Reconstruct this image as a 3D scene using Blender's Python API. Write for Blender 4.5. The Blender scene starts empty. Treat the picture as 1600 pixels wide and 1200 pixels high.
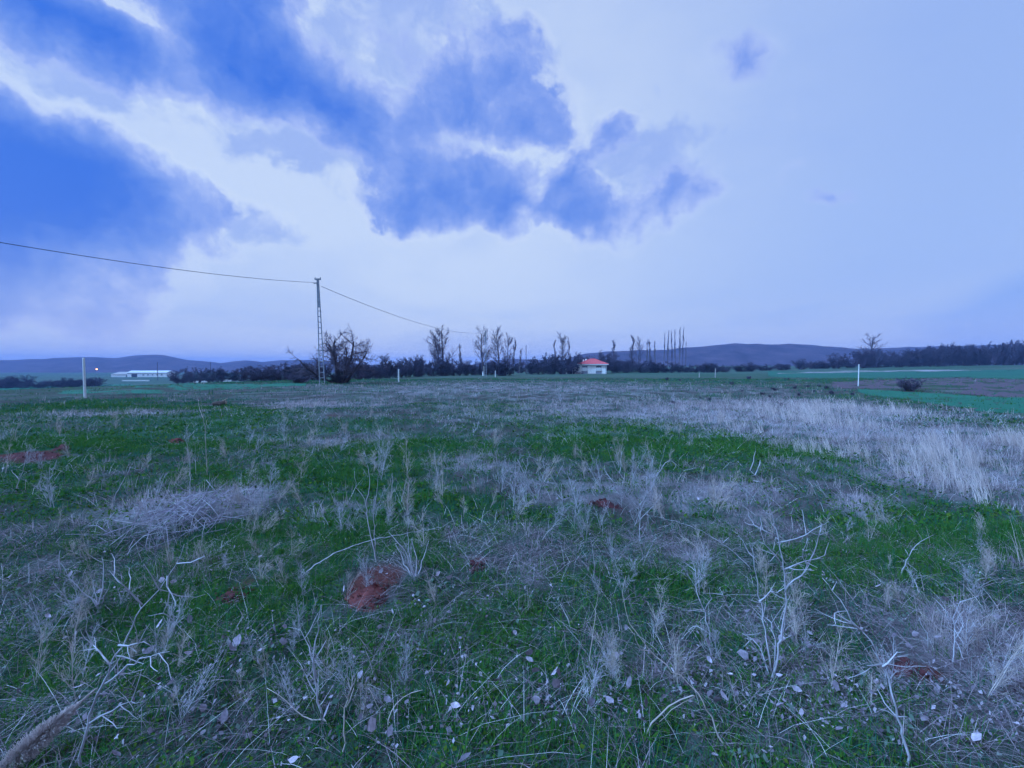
import bpy, math, random
import numpy as np
from mathutils import Vector, Matrix, Euler

# ------------------------------------------------------------------ camera, sky, sun, exposure
scene = bpy.context.scene
COL = scene.collection
R = math.radians
F = 680.0            # focal length in pixels of a 1600 px wide picture
HOR = 573.0          # row of the eye level line
EYE = 1.5
PITCH = math.atan((600 - HOR) / F)

cam_d = bpy.data.cameras.new('camera')
cam_d.sensor_fit = 'HORIZONTAL'
cam_d.sensor_width = 36.0
cam_d.lens = 36.0 * F / 1600.0
cam_d.clip_start = 0.05
cam_d.clip_end = 20000
cam = bpy.data.objects.new('camera', cam_d)
cam.location = (0, 0, EYE)
cam.rotation_euler = (R(90) - PITCH, 0, 0)
COL.objects.link(cam)
scene.camera = cam

scene.view_settings.view_transform = 'Standard'
scene.view_settings.look = 'None'
scene.view_settings.gamma = 1.0
scene.view_settings.exposure = 2.15
scene.view_settings.use_curve_mapping = False
scene.cycles.max_bounces = 3
scene.cycles.diffuse_bounces = 2
scene.cycles.use_adaptive_sampling = True
scene.cycles.adaptive_threshold = .03
scene.cycles.glossy_bounces = 1
scene.cycles.transmission_bounces = 1
scene.cycles.volume_bounces = 0
scene.cycles.transparent_max_bounces = 4
scene.cycles.use_denoising = True


def ray(px, py):
    """world direction through a pixel of the 1600x1200 picture, scaled so that depth (y) is 1"""
    X = (px - 800) / F
    Z = (600 - py) / F
    c, s = math.cos(PITCH), math.sin(PITCH)
    d = np.array([X, c + Z * s, Z * c - s])
    return d / d[1]


def lin(r, g, b):
    f = lambda v: v / 12.92 if v <= .04045 else ((v + .055) / 1.055) ** 2.4
    return (f(r / 255), f(g / 255), f(b / 255), 1)


SUN_EL, SUN_AZ = R(43), R(-112)           # hidden behind the veil, left of and a little behind the viewer
sd = np.array([math.sin(SUN_AZ) * math.cos(SUN_EL), math.cos(SUN_AZ) * math.cos(SUN_EL), math.sin(SUN_EL)])

world = bpy.data.worlds.new('World')
scene.world = world
world.use_nodes = True


def build_sky():
    nt = world.node_tree
    N, L = nt.nodes, nt.links
    N.clear()

    def math_(op, a, b=None, c=None, clamp=False):
        n = N.new('ShaderNodeMath'); n.operation = op; n.use_clamp = clamp
        for i, v in enumerate((a, b, c)):
            if v is None: continue
            if isinstance(v, (int, float)): n.inputs[i].default_value = v
            else: L.new(v, n.inputs[i])
        return n.outputs[0]

    def sstep(v, a, b):
        n = N.new('ShaderNodeMapRange'); n.interpolation_type = 'SMOOTHSTEP'
        L.new(v, n.inputs['Value'])
        n.inputs['From Min'].default_value = a; n.inputs['From Max'].default_value = b
        return n.outputs[0]

    def noise(vec, scale, detail, rough=.55, off=(0, 0, 0), stretch=(1, 1, 1), dist=0):
        m = N.new('ShaderNodeMapping'); L.new(vec, m.inputs['Vector'])
        m.inputs['Location'].default_value = off; m.inputs['Scale'].default_value = stretch
        n = N.new('ShaderNodeTexNoise'); L.new(m.outputs[0], n.inputs['Vector'])
        n.inputs['Scale'].default_value = scale; n.inputs['Detail'].default_value = detail
        n.inputs['Roughness'].default_value = rough; n.inputs['Distortion'].default_value = dist
        return n

    def mix(fac, a, b):
        n = N.new('ShaderNodeMix'); n.data_type = 'RGBA'
        if isinstance(fac, (int, float)): n.inputs[0].default_value = fac
        else: L.new(fac, n.inputs[0])
        for k, v in ((6, a), (7, b)):
            if isinstance(v, tuple): n.inputs[k].default_value = v
            else: L.new(v, n.inputs[k])
        return n.outputs[2]

    def vadd(a, b, scale):
        s = N.new('ShaderNodeVectorMath'); s.operation = 'SUBTRACT'
        L.new(b, s.inputs[0]); s.inputs[1].default_value = (.5, .5, .5)
        m = N.new('ShaderNodeVectorMath'); m.operation = 'SCALE'
        L.new(s.outputs[0], m.inputs[0]); m.inputs['Scale'].default_value = scale
        q = N.new('ShaderNodeVectorMath'); q.operation = 'ADD'
        L.new(a, q.inputs[0]); L.new(m.outputs[0], q.inputs[1])
        return q.outputs[0]

    tc = N.new('ShaderNodeTexCoord')
    d0 = tc.outputs['Generated']
    w1 = noise(d0, 3.0, 2, off=(3, 1, 2))
    d1 = vadd(d0, w1.outputs['Color'], .10)
    w2 = noise(d0, 13.0, 4, .6, off=(7, 1, 5))
    d = vadd(d1, w2.outputs['Color'], .085)

    def blob(cx, cy, rx, ry, rot, w, vec):
        c = Vector(ray(cx, cy)).normalized()
        dpx = lambda dx, dy: (Vector(ray(cx + dx, cy + dy)).normalized() - c)
        a = R(rot)
        t1 = dpx(rx * math.cos(a), rx * math.sin(a)); t2 = dpx(-ry * math.sin(a), ry * math.cos(a))
        s1, s2 = t1.length, t2.length
        e1 = t1.normalized(); e3 = e1.cross(t2).normalized(); e2 = e3.cross(e1)
        M = Matrix((e1, e2, e3)).transposed()
        m = N.new('ShaderNodeMapping'); m.vector_type = 'TEXTURE'
        L.new(vec, m.inputs['Vector'])
        m.inputs['Location'].default_value = c
        m.inputs['Rotation'].default_value = M.to_euler()
        m.inputs['Scale'].default_value = (s1, s2, max(s1, s2) * 1.2)
        g = N.new('ShaderNodeTexGradient'); g.gradient_type = 'SPHERICAL'
        L.new(m.outputs[0], g.inputs[0])
        return math_('MULTIPLY', g.outputs['Fac'], w)

    # cumulus masses: centre, radii, tilt, thickness
    B = [(-80, 255, 400, 150, 16, 1.7), (-260, 330, 420, 220, 0, 1.3), (120, 270, 260, 110, 24, 1.05), (250, 310, 210, 70, 26, .62), (360, 325, 130, 36, 22, .42), (80, 390, 280, 120, 14, .7), (60, 470, 240, 80, 14, .55),
         (60, 20, 230, 80, 27, 1.35), (190, 80, 150, 60, 30, .9), (-160, -60, 300, 140, 20, 1.2),
         (350, 70, 130, 150, 8, 1.0), (430, 110, 150, 100, 35, .9), (350, -60, 200, 120, 0, .9), (520, 175, 130, 80, 42, .85), (590, 215, 110, 80, 20, .85),
         (690, 160, 140, 75, -12, .66), (790, 150, 130, 85, 5, .62), (800, 200, 120, 46, 5, .6), (720, 70, 150, 80, 0, .42), (790, 50, 90, 50, 10, .35),
         (690, 305, 150, 80, -4, 1.05), (800, 305, 120, 70, 8, 1.0), (740, 255, 110, 50, 0, .3), (650, 345, 90, 40, 0, .5),
         (575, 70, 80, 110, 60, .26), (400, -220, 700, 220, 0, .9), (893, 275, 55, 50, 0, .8), (952, 218, 46, 40, -40, .72),
         (1045, 318, 100, 58, -10, .75), (945, 335, 120, 62, 10, .52), (1150, 98, 110, 60, -20, .34), (1302, 303, 56, 20, -6, .45), (1240, 265, 60, 20, -40, .24),
         (1000, 250, 160, 60, 20, .26), (1212, 178, 40, 26, 0, .2), (870, 340, 80, 40, 0, .4)]
    S = None
    for b in B:
        o = blob(*b, d)
        S = o if S is None else math_('ADD', S, o)
    # the same kind of clouds goes on round the rest of the sky, thinner
    sep = N.new('ShaderNodeSeparateXYZ'); L.new(d0, sep.inputs[0])
    el = sep.outputs['Z']
    ahead = sstep(sep.outputs['Y'], -.1, .45)
    gen = sstep(noise(d1, 1.9, 5, .55, off=(11, 4, 8), stretch=(1, 1, 2.0)).outputs['Fac'], .46, .74)
    gen = math_('MULTIPLY', gen, math_('SUBTRACT', 1.0, ahead))
    S = math_('ADD', S, math_('MULTIPLY', gen, .6))
    n1 = noise(d1, 5.5, 6, .58, off=(2, 9, 4))
    n2 = noise(d, 17.0, 4, .6, off=(5, 2, 4))
    nn = math_('ADD', math_('MULTIPLY', math_('SUBTRACT', n1.outputs['Fac'], .5), 1.6), math_('MULTIPLY', math_('SUBTRACT', n2.outputs['Fac'], .5), 1.0))
    gate = sstep(S, .02, .35)
    D = math_('ADD', S, math_('MULTIPLY', nn, gate))
    cov = sstep(D, .05, .36)
    n3 = noise(d, 7.5, 5, .62, off=(8, 3, 1))
    n4 = noise(d1, 3.2, 4, .5, off=(1, 8, 6))
    tone = math_('ADD', math_('MULTIPLY', D, .72), math_('ADD', math_('MULTIPLY', math_('SUBTRACT', n3.outputs['Fac'], .5), .85), math_('MULTIPLY', math_('SUBTRACT', n4.outputs['Fac'], .5), .7)))
    ramp = N.new('ShaderNodeValToRGB'); L.new(math_('ADD', math_('MULTIPLY', tone, .62), .03), ramp.inputs[0])
    e = ramp.color_ramp.elements
    e[0].position = .06; e[0].color = lin(186, 206, 246)
    e[1].position = .98; e[1].color = lin(14, 98, 222)
    for p, c in ((.16, (164, 185, 243)), (.30, (128, 158, 236)), (.46, (98, 138, 230)), (.64, (70, 120, 226)), (.82, (36, 104, 222))):
        q = e.new(p); q.color = lin(*c)
    # high veil: pale ahead where the cloud is thin, bluer away from there
    thin_cloud = blob(560, 190, 1000, 640, 8, 1.0, d1)
    veil = mix(sstep(thin_cloud, .0, .75), lin(150, 179, 238), lin(196, 214, 245))
    nv = noise(d1, 2.6, 5, .55, off=(1, 5, 3), stretch=(1, 1, 2.4))
    veil = mix(math_('MULTIPLY', sstep(nv.outputs['Fac'], .45, .75), .28), veil, lin(140, 172, 240))
    # low grey-blue bank along the horizon
    nh = noise(d1, 2.4, 6, .55, off=(4, 4, 6), stretch=(1, 1, 7))
    low = math_('MULTIPLY', sstep(nh.outputs['Fac'], .44, .66), math_('SUBTRACT', 1.0, sstep(el, .06, .2)))
    lowR = blob(1640, 500, 560, 90, -10, 1.4, d1)
    lowL = blob(40, 500, 320, 70, 12, .6, d1)
    low = math_('ADD', math_('MULTIPLY', low, .35), math_('ADD', sstep(lowR, .1, 1.0), math_('MULTIPLY', sstep(lowL, .1, .6), .0)), clamp=True)
    veil = mix(math_('MULTIPLY', low, .85), veil, lin(104, 152, 240))
    # bright rims where the cloud edge is thin
    rim = math_('MULTIPLY', sstep(D, .02, .14), math_('SUBTRACT', 1.0, sstep(D, .14, .34)))
    rim = math_('MULTIPLY', rim, sstep(thin_cloud, .25, .7))
    veil = mix(math_('MULTIPLY', rim, .25), veil, lin(222, 234, 250))
    # pale torn fragments between the masses
    PB_ = [(430, 215, 260, 90, 27, 1.0), (575, 80, 170, 150, 40, 1.0), (980, 280, 210, 120, 10, .9), (120, 120, 260, 60, 27, .8), (740, 60, 200, 120, 0, .9), (690, 230, 160, 110, 0, .9), (340, 340, 180, 60, 20, .8)]
    S2 = None
    for b in PB_:
        o = blob(*b, d)
        S2 = o if S2 is None else math_('ADD', S2, o)
    n5 = noise(d, 9.0, 5, .6, off=(3, 7, 9), stretch=(1, 1, 1.5))
    frag = sstep(math_('ADD', math_('MULTIPLY', sstep(S2, 0, .7), .35), math_('MULTIPLY', n5.outputs['Fac'], 1.0)), .66, .90)
    veil = mix(math_('MULTIPLY', frag, .85), veil, lin(146, 173, 238))
    colr = mix(cov, veil, ramp.outputs[0])
    lowb = math_('MULTIPLY', math_('SUBTRACT', 1.0, sstep(el, .0, .18)), .35)
    colr = mix(lowb, colr, lin(188, 208, 246))

    sky = N.new('ShaderNodeTexSky'); sky.sky_type = 'NISHITA'
    sky.sun_disc = False
    sky.sun_elevation = SUN_EL
    sky.sun_rotation = SUN_AZ
    sky.air_density = 2.0; sky.dust_density = 1.0; sky.ozone_density = 4.0
    bg1 = N.new('ShaderNodeBackground'); L.new(sky.outputs[0], bg1.inputs[0]); bg1.inputs[1].default_value = .05
    bg2 = N.new('ShaderNodeBackground'); L.new(colr, bg2.inputs[0]); bg2.inputs[1].default_value = .232
    ms = N.new('ShaderNodeMixShader'); ms.inputs[0].default_value = .92
    L.new(bg1.outputs[0], ms.inputs[1]); L.new(bg2.outputs[0], ms.inputs[2])
    out = N.new('ShaderNodeOutputWorld'); L.new(ms.outputs[0], out.inputs['Surface'])


build_sky()
world.cycles.sampling_method = 'MANUAL'
world.cycles.sample_map_resolution = 512

sun_d = bpy.data.lights.new('sun', 'SUN')
sun_d.energy = 1.5
sun_d.angle = R(12)
sun_d.color = (.26, .53, 1.0)
sun = bpy.data.objects.new('sun', sun_d)
sun.rotation_euler = Vector(-sd).to_track_quat('-Z', 'Y').to_euler()
sun.location = (0, 0, 60)
COL.objects.link(sun)

# ------------------------------------------------------------------ helpers
rng = np.random.default_rng(11)
random.seed(5)


def hash2(ix, iy, seed):
    h = (ix.astype(np.int64) * 374761393 + iy.astype(np.int64) * 668265263 + seed * 974711) & 0x7fffffff
    h = ((h ^ (h >> 13)) * 1274126177) & 0x7fffffff
    return ((h ^ (h >> 16)) & 0xffff) / 65535.0


def vnoise(x, y, seed=0):
    x = np.asarray(x, float); y = np.asarray(y, float)
    ix = np.floor(x); iy = np.floor(y); fx = x - ix; fy = y - iy
    fx = fx * fx * (3 - 2 * fx); fy = fy * fy * (3 - 2 * fy)
    a = hash2(ix, iy, seed); b = hash2(ix + 1, iy, seed); c = hash2(ix, iy + 1, seed); d = hash2(ix + 1, iy + 1, seed)
    return (a * (1 - fx) + b * fx) * (1 - fy) + (c * (1 - fx) + d * fx) * fy


def fbm(x, y, seed=0, octs=4):
    s = 0; a = .5; t = 0
    for o in range(octs):
        s = s + a * vnoise(x * 2 ** o, y * 2 ** o, seed + o * 17); t += a; a *= .5
    return s / t


def ss(a, b, v):
    t = np.clip((np.asarray(v, float) - a) / (b - a), 0, 1)
    return t * t * (3 - 2 * t)


MOUNDS = []          # (x, y, radius, height)


def H(x, y):
    """height of the ground"""
    x = np.asarray(x, float); y = np.asarray(y, float)
    r = np.hypot(x, y)
    h = -7.5 * ss(0, 240, -x) * ss(15, 70, r) - .9 * ss(40, 110, y) + 3.2 * ss(60, 250, x) * ss(60, 160, r)
    near = 1 - ss(14, 60, r)
    h = h + (fbm(x * .22, y * .22, 3, 3) - .5) * .34 * ss(3, 14, r) * (1 - ss(60, 140, r))
    h = h + (fbm(x * 1.3, y * 1.3, 5, 4) - .5) * .14 * near
    h = h + (fbm(x * 9, y * 9, 8, 2) - .5) * .03 * near
    return h


def ground(px, py, lift=0.0):
    """where the line of sight through a pixel meets the ground"""
    d = ray(px, py)
    t0, t = 1.0, 1.0
    for t in np.concatenate([np.arange(1, 60, .1), np.arange(60, 900, 1.0)]):
        p = d * t
        if EYE + p[2] <= float(H(p[0], p[1])): break
        t0 = t
    for _ in range(18):
        m = (t0 + t) / 2; p = d * m
        if EYE + p[2] <= float(H(p[0], p[1])): t = m
        else: t0 = m
    p = d * t
    return Vector((p[0], p[1], float(H(p[0], p[1])) + lift))


def at(px, py, depth):
    d = ray(px, py) * depth
    return Vector((d[0], d[1], EYE + d[2]))


def onground(px, depth):
    x = (px - 800) / F * depth * (math.cos(PITCH) + 0)  # near enough for upright things
    x = ray(px, HOR)[0] * depth
    return Vector((x, depth, float(H(x, depth))))


def tag(o, label=None, cat=None, group=None, kind=None):
    if label: o['label'] = label
    if cat: o['category'] = cat
    if group: o['group'] = group
    if kind: o['kind'] = kind
    return o


def empty(name, loc, rz=0, scale=(1, 1, 1)):
    o = bpy.data.objects.new(name, None)
    o.empty_display_size = .2
    o.location = loc; o.rotation_euler = (0, 0, rz); o.scale = scale
    COL.objects.link(o)
    return o


def mk_mesh(name, V, Fs, mat=None, smooth=False):
    """V (n,3); Fs a list of face arrays (m,3) or (m,4)"""
    if isinstance(Fs, np.ndarray): Fs = [Fs]
    me = bpy.data.meshes.new(name)
    V = np.ascontiguousarray(V, np.float32)
    me.vertices.add(len(V)); me.vertices.foreach_set('co', V.ravel())
    li = np.concatenate([f.ravel() for f in Fs]).astype(np.int32)
    ln = np.concatenate([np.full(len(f), f.shape[1], np.int32) for f in Fs])
    st = np.concatenate([[0], np.cumsum(ln)[:-1]]).astype(np.int32)
    me.loops.add(len(li)); me.loops.foreach_set('vertex_index', li)
    me.polygons.add(len(ln)); me.polygons.foreach_set('loop_start', st); me.polygons.foreach_set('loop_total', ln)
    if smooth: me.polygons.foreach_set('use_smooth', np.ones(len(ln), bool))
    me.update(calc_edges=True); me.validate()
    if mat: me.materials.append(mat)
    return me


def link(name, me, parent=None, loc=None):
    o = bpy.data.objects.new(name, me)
    if parent: o.parent = parent
    if loc is not None: o.location = loc
    COL.objects.link(o)
    return o


class MB:
    """collects boxes, prisms and tubes into one mesh"""
    def __init__(s): s.v = []; s.f = []
    def quad(s, pts):
        n = len(s.v); s.v += [tuple(p) for p in pts]; s.f.append(tuple(range(n, n + len(pts)))); return s
    def box(s, x0, x1, y0, y1, z0, z1):
        n = len(s.v)
        s.v += [(x0, y0, z0), (x1, y0, z0), (x1, y1, z0), (x0, y1, z0), (x0, y0, z1), (x1, y0, z1), (x1, y1, z1), (x0, y1, z1)]
        s.f += [tuple(n + i for i in q) for q in ((0, 3, 2, 1), (4, 5, 6, 7), (0, 1, 5, 4), (1, 2, 6, 5), (2, 3, 7, 6), (3, 0, 4, 7))]
        return s
    def tube(s, pts, rad, sides=6, cap=True):
        pts = [Vector(p) for p in pts]; n0 = len(s.v)
        if not hasattr(rad, '__len__'): rad = [rad] * len(pts)
        for i, p in enumerate(pts):
            t = (pts[min(i + 1, len(pts) - 1)] - pts[max(i - 1, 0)]).normalized()
            u = t.cross(Vector((0.123, .95, .31))).normalized(); w = t.cross(u)
            for k in range(sides):
                a = 2 * math.pi * k / sides
                s.v.append(tuple(p + (u * math.cos(a) + w * math.sin(a)) * rad[i]))
        for i in range(len(pts) - 1):
            for k in range(sides):
                a = n0 + i * sides + k; b = n0 + i * sides + (k + 1) % sides
                s.f.append((a, b, b + sides, a + sides))
        if cap:
            s.f.append(tuple(n0 + k for k in range(sides))[::-1])
            s.f.append(tuple(n0 + (len(pts) - 1) * sides + k for k in range(sides)))
        return s
    def build(s, name, mat, parent=None, smooth=False, loc=None):
        me = bpy.data.meshes.new(name); me.from_pydata(s.v, [], s.f); me.update()
        if smooth: me.polygons.foreach_set('use_smooth', np.ones(len(me.polygons), bool))
        me.materials.append(mat)
        return link(name, me, parent, loc)


def seg_tubes(P0, P1, R0, R1, sides=3):
    """many separate little tapered tubes at once"""
    P0 = np.asarray(P0, float); P1 = np.asarray(P1, float); R0 = np.asarray(R0, float); R1 = np.asarray(R1, float)
    T = P1 - P0; Ln = np.linalg.norm(T, axis=1, keepdims=True) + 1e-9; T = T / Ln
    ref = np.where(np.abs(T[:, 2:3]) > .9, np.array([[1., 0, 0]]), np.array([[0, 0, 1.]]))
    U = np.cross(T, ref); U /= np.linalg.norm(U, axis=1, keepdims=True) + 1e-9
    W = np.cross(T, U)
    n = len(P0); V = np.zeros((n, 2 * sides, 3))
    for k in range(sides):
        a = 2 * math.pi * k / sides
        o = U * math.cos(a) + W * math.sin(a)
        V[:, k] = P0 + o * R0[:, None]; V[:, sides + k] = P1 + o * R1[:, None]
    base = (np.arange(n) * 2 * sides)[:, None]
    Fq = []
    for k in range(sides):
        k2 = (k + 1) % sides
        Fq.append(base + np.array([[k, k2, sides + k2, sides + k]]))
    return V.reshape(-1, 3), np.concatenate(Fq)


# ------------------------------------------------------------------ materials
def material(name, col, rough=.9, var=None, scale=6.0, rnd=0.0, bump=0.0, coords='Object', detail=5, translucent=0.0, spec=.15, mid=(.38, .66)):
    m = bpy.data.materials.new(name); m.use_nodes = True
    nt = m.node_tree; N, L = nt.nodes, nt.links
    b = N['Principled BSDF']
    b.inputs['Base Color'].default_value = (*col, 1); b.inputs['Roughness'].default_value = rough
    b.inputs['Specular IOR Level'].default_value = spec
    cur = None
    if var is not None or bump:
        tc = N.new('ShaderNodeTexCoord')
        no = N.new('ShaderNodeTexNoise'); no.inputs['Scale'].default_value = scale; no.inputs['Detail'].default_value = detail
        no.inputs['Roughness'].default_value = .62
        L.new(tc.outputs[coords], no.inputs['Vector'])
        if var is not None:
            mr = N.new('ShaderNodeMapRange'); L.new(no.outputs['Fac'], mr.inputs[0])
            mr.inputs[1].default_value = mid[0]; mr.inputs[2].default_value = mid[1]
            mx = N.new('ShaderNodeMix'); mx.data_type = 'RGBA'
            L.new(mr.outputs[0], mx.inputs[0]); mx.inputs[6].default_value = (*col, 1); mx.inputs[7].default_value = (*var, 1)
            cur = mx.outputs[2]
        if bump:
            bp = N.new('ShaderNodeBump'); bp.inputs['Strength'].default_value = bump; bp.inputs['Distance'].default_value = .05
            L.new(no.outputs['Fac'], bp.inputs['Height']); L.new(bp.outputs[0], b.inputs['Normal'])
    if rnd:
        oi = N.new('ShaderNodeObjectInfo')
        hs = N.new('ShaderNodeHueSaturation')
        mr = N.new('ShaderNodeMapRange'); L.new(oi.outputs['Random'], mr.inputs[0])
        mr.inputs[3].default_value = 1 - rnd; mr.inputs[4].default_value = 1 + rnd
        L.new(mr.outputs[0], hs.inputs['Value'])
        mu = N.new('ShaderNodeMath'); mu.operation = 'MULTIPLY'; L.new(oi.outputs['Random'], mu.inputs[0]); mu.inputs[1].default_value = 7.31
        fr = N.new('ShaderNodeMath'); fr.operation = 'FRACT'; L.new(mu.outputs[0], fr.inputs[0])
        mh = N.new('ShaderNodeMapRange'); L.new(fr.outputs[0], mh.inputs[0]); mh.inputs[3].default_value = .5 - rnd * .06; mh.inputs[4].default_value = .5 + rnd * .06
        L.new(mh.outputs[0], hs.inputs['Hue'])
        if cur is not None: L.new(cur, hs.inputs['Color'])
        else: hs.inputs['Color'].default_value = (*col, 1)
        cur = hs.outputs[0]
    if cur is not None: L.new(cur, b.inputs['Base Color'])
    if translucent:
        tr = N.new('ShaderNodeBsdfTranslucent'); ms = N.new('ShaderNodeMixShader'); ms.inputs[0].default_value = translucent
        if cur is not None: L.new(cur, tr.inputs[0])
        else: tr.inputs[0].default_value = (*col, 1)
        out = [n for n in N if n.type == 'OUTPUT_MATERIAL'][0]
        L.new(b.outputs[0], ms.inputs[1]); L.new(tr.outputs[0], ms.inputs[2]); L.new(ms.outputs[0], out.inputs[0])
    return m


M = {}
M['bark'] = material('bark', (.060, .052, .066), .95, (.11, .095, .11), 3.0)
M['twig'] = material('bare_twigs', (.10, .085, .12), .95, (.16, .13, .17), 1.5)
M['twig_pale'] = material('pale_bare_twigs', (.13, .115, .14), .95, (.19, .16, .18), 1.0)
M['thicket'] = material('thicket_twigs', (.050, .050, .080), .95, (.095, .075, .115), 2.0, rnd=.3)
M['white_paint'] = material('white_paint', (.66, .68, .68), .6, (.44, .44, .42), 4.0, mid=(.5, .8))
M['plaster'] = material('white_plaster', (.82, .82, .80), .85, (.70, .69, .67), 1.2, mid=(.45, .8))
M['roof_red'] = material('red_roof_tile', (.62, .115, .12), .8, (.48, .09, .10), 2.0)
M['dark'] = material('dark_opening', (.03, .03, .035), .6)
M['pane'] = material('window_glass', (.10, .12, .15), .12, spec=.5)
M['metal'] = material('grey_steel', (.30, .33, .38), .6, (.20, .21, .24), 8.0)
M['concrete'] = material('concrete', (.46, .42, .41), .9, (.32, .31, .3), 5.0)
M['cable'] = material('cable_sheath', (.09, .10, .13), .7)
M['log'] = material('weathered_log', (.07, .05, .045), .95, (.13, .10, .09), 7.0)
M['logcut'] = material('cut_wood', (.35, .28, .22), .9, (.25, .2, .15), 12.0)
M['soil'] = material('red_soil', (.19, .052, .046), .98, (.07, .026, .028), 14.0, bump=.5)
M['soil_dark'] = material('dark_soil', (.11, .034, .036), .98, (.06, .026, .030), 14.0, bump=.5)
M['weed'] = material('dry_weed_stem', (.52, .50, .54), .9, (.28, .26, .29), 9.0, rnd=.18)
M['weed_tan'] = material('tan_weed_stem', (.55, .47, .43), .9, (.33, .27, .25), 9.0, rnd=.18)
M['brush'] = material('brush_twigs', (.33, .29, .35), .9, (.17, .14, .18), 9.0, rnd=.4)
M['plume'] = material('reed_plume', (.78, .66, .64), .9, (.60, .49, .48), 30.0, translucent=.3)
M['grass'] = material('green_grass', (.040, .118, .022), .75, rnd=.45, translucent=.3)
M['grass2'] = material('blue_green_grass', (.034, .098, .040), .75, rnd=.4, translucent=.3)
M['moss'] = material('low_green_herbs', (.042, .088, .016), .85, rnd=.5, translucent=.2)
M['straw'] = material('dry_grass', (.40, .35, .335), .9, rnd=.3, translucent=.25)
M['straw_pale'] = material('pale_feather_grass', (.60, .53, .50), .9, rnd=.2, translucent=.3)
M['thatch'] = material('flattened_thatch', (.25, .215, .22), .95, rnd=.4, translucent=.1)
M['leaf'] = material('dead_leaf', (.46, .39, .46), .85, (.13, .10, .115), 26.0, rnd=.55, translucent=.15)
M['herb'] = material('grey_green_herb', (.16, .22, .20), .85, rnd=.35, translucent=.2)


# ------------------------------------------------------------------ cover of the meadow (world space patches)
def patch(px, py, rx, ry, s=1.0):
    dep = EYE * F / (py - HOR)
    g = ray(px, py) * dep
    return (g[0], g[1], rx * dep / F, max(.15, ry * dep * dep / (EYE * F)), s)


GREEN = [patch(*a) for a in [(200, 700, 260, 40, .35), (300, 660, 250, 20, .35), (960, 682, 120, 20, 1.1), (1090, 692, 140, 18, .9), (1200, 700, 100, 16, .6), (500, 745, 110, 20, .8), (430, 855, 170, 34, 1.0), (640, 700, 150, 16, .6), (250, 950, 120, 50, .5),
         (1290, 870, 150, 40, 1.0), (600, 880, 120, 40, .7), (1080, 905, 120, 40, .8), (210, 1060, 150, 50, .8), (560, 1010, 130, 40, .7), (720, 790, 150, 25, .5), (1500, 830, 170, 35, 1.1),
         (1000, 930, 130, 36, .8), (860, 810, 140, 30, .5), (900, 1000, 120, 40, .5), (400, 960, 120, 40, .9), (1250, 720, 120, 16, .7), (1440, 660, 60, 8, .6), (150, 640, 200, 10, .5), (700, 1140, 140, 40, .4), (100, 700, 120, 16, .3), (760, 980, 90, 30, .6)]]
DRY = [patch(*a) for a in [(300, 800, 90, 30, .6), (1430, 690, 270, 42, 1.2), (1560, 760, 140, 26, 1.2), (1360, 785, 60, 26, 1.0), (1150, 642, 280, 20, .75), (820, 606, 420, 14, .5), (1130, 770, 110, 22, .55), (950, 765, 140, 22, .4), (300, 790, 110, 40, .7), (1520, 1000, 170, 110, 1.0),
        (500, 632, 120, 8, .8), (170, 648, 160, 6, .8), (640, 1000, 70, 30, .4), (1060, 870, 70, 40, .7), (720, 720, 60, 14, .7), (900, 640, 250, 14, .25), (1300, 640, 150, 14, .8), (520, 690, 100, 14, .5), (1200, 830, 60, 30, .6), (480, 985, 60, 25, .6)]]
TALL = [patch(*a) for a in [(1440, 690, 240, 40, 1.2), (1560, 770, 130, 26, 1.2), (1370, 800, 50, 26, 1.0), (1330, 645, 200, 10, .8), (1560, 690, 100, 24, .8), (1580, 880, 60, 20, .5), (1250, 660, 120, 12, .6)]]
LITTER = [patch(*a) for a in [(560, 1060, 200, 40, .4), (1150, 1080, 180, 50, .5), (250, 1150, 200, 60, .5), (1500, 1130, 150, 80, .5), (450, 1170, 230, 50, .8), (700, 1160, 160, 60, .7), (1050, 1160, 200, 50, .9), (1330, 1150, 220, 70, .7), (850, 1090, 90, 40, .5), (120, 980, 120, 40, .6), (350, 1060, 150, 60, .6), (640, 980, 160, 50, .5), (1250, 1000, 120, 40, .4), (840, 950, 60, 30, .4), (40, 1130, 140, 60, .5)]]
REDS = [patch(*a) for a in [(570, 938, 52, 34, 1.0), (45, 716, 60, 10, 1.0), (1412, 1052, 48, 24, .8), (742, 888, 34, 16, .6), (368, 930, 40, 26, .6), (278, 690, 20, 6, .7), (20, 905, 30, 14, .5), (940, 785, 50, 18, .5), (345, 632, 22, 3, .5), (700, 850, 22, 10, .4), (520, 655, 30, 4, .5)]]


def field(ps, x, y, warp=.35):
    x = np.asarray(x, float); y = np.asarray(y, float)
    r = np.hypot(x, y)
    wx = x + (fbm(x * .9 / (1 + r * .05), y * .9 / (1 + r * .05), 21, 3) - .5) * warp * (1 + r * .22)
    wy = y + (fbm(x * .9 / (1 + r * .05) + 31, y * .9 / (1 + r * .05), 23, 3) - .5) * warp * (1 + r * .3)
    v = np.zeros_like(x)
    for (cx, cy, a, b, s) in ps:
        v = v + s * np.exp(-(((wx - cx) / a) ** 2 + ((wy - cy) / b) ** 2) * 1.2)
    return v


FIELDS = []


def in_crop(x, y):
    crop = np.zeros(x.shape, bool)
    for P in FIELDS:
        ins = np.zeros(x.shape, bool); q = len(P) - 1
        for i in range(len(P)):
            (x1, y1), (x2, y2) = P[i], P[q]
            ins ^= ((y1 > y) != (y2 > y)) & (x < (x2 - x1) * (y - y1) / (y2 - y1 + 1e-12) + x1)
            q = i
        crop |= ins
    return crop


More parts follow.
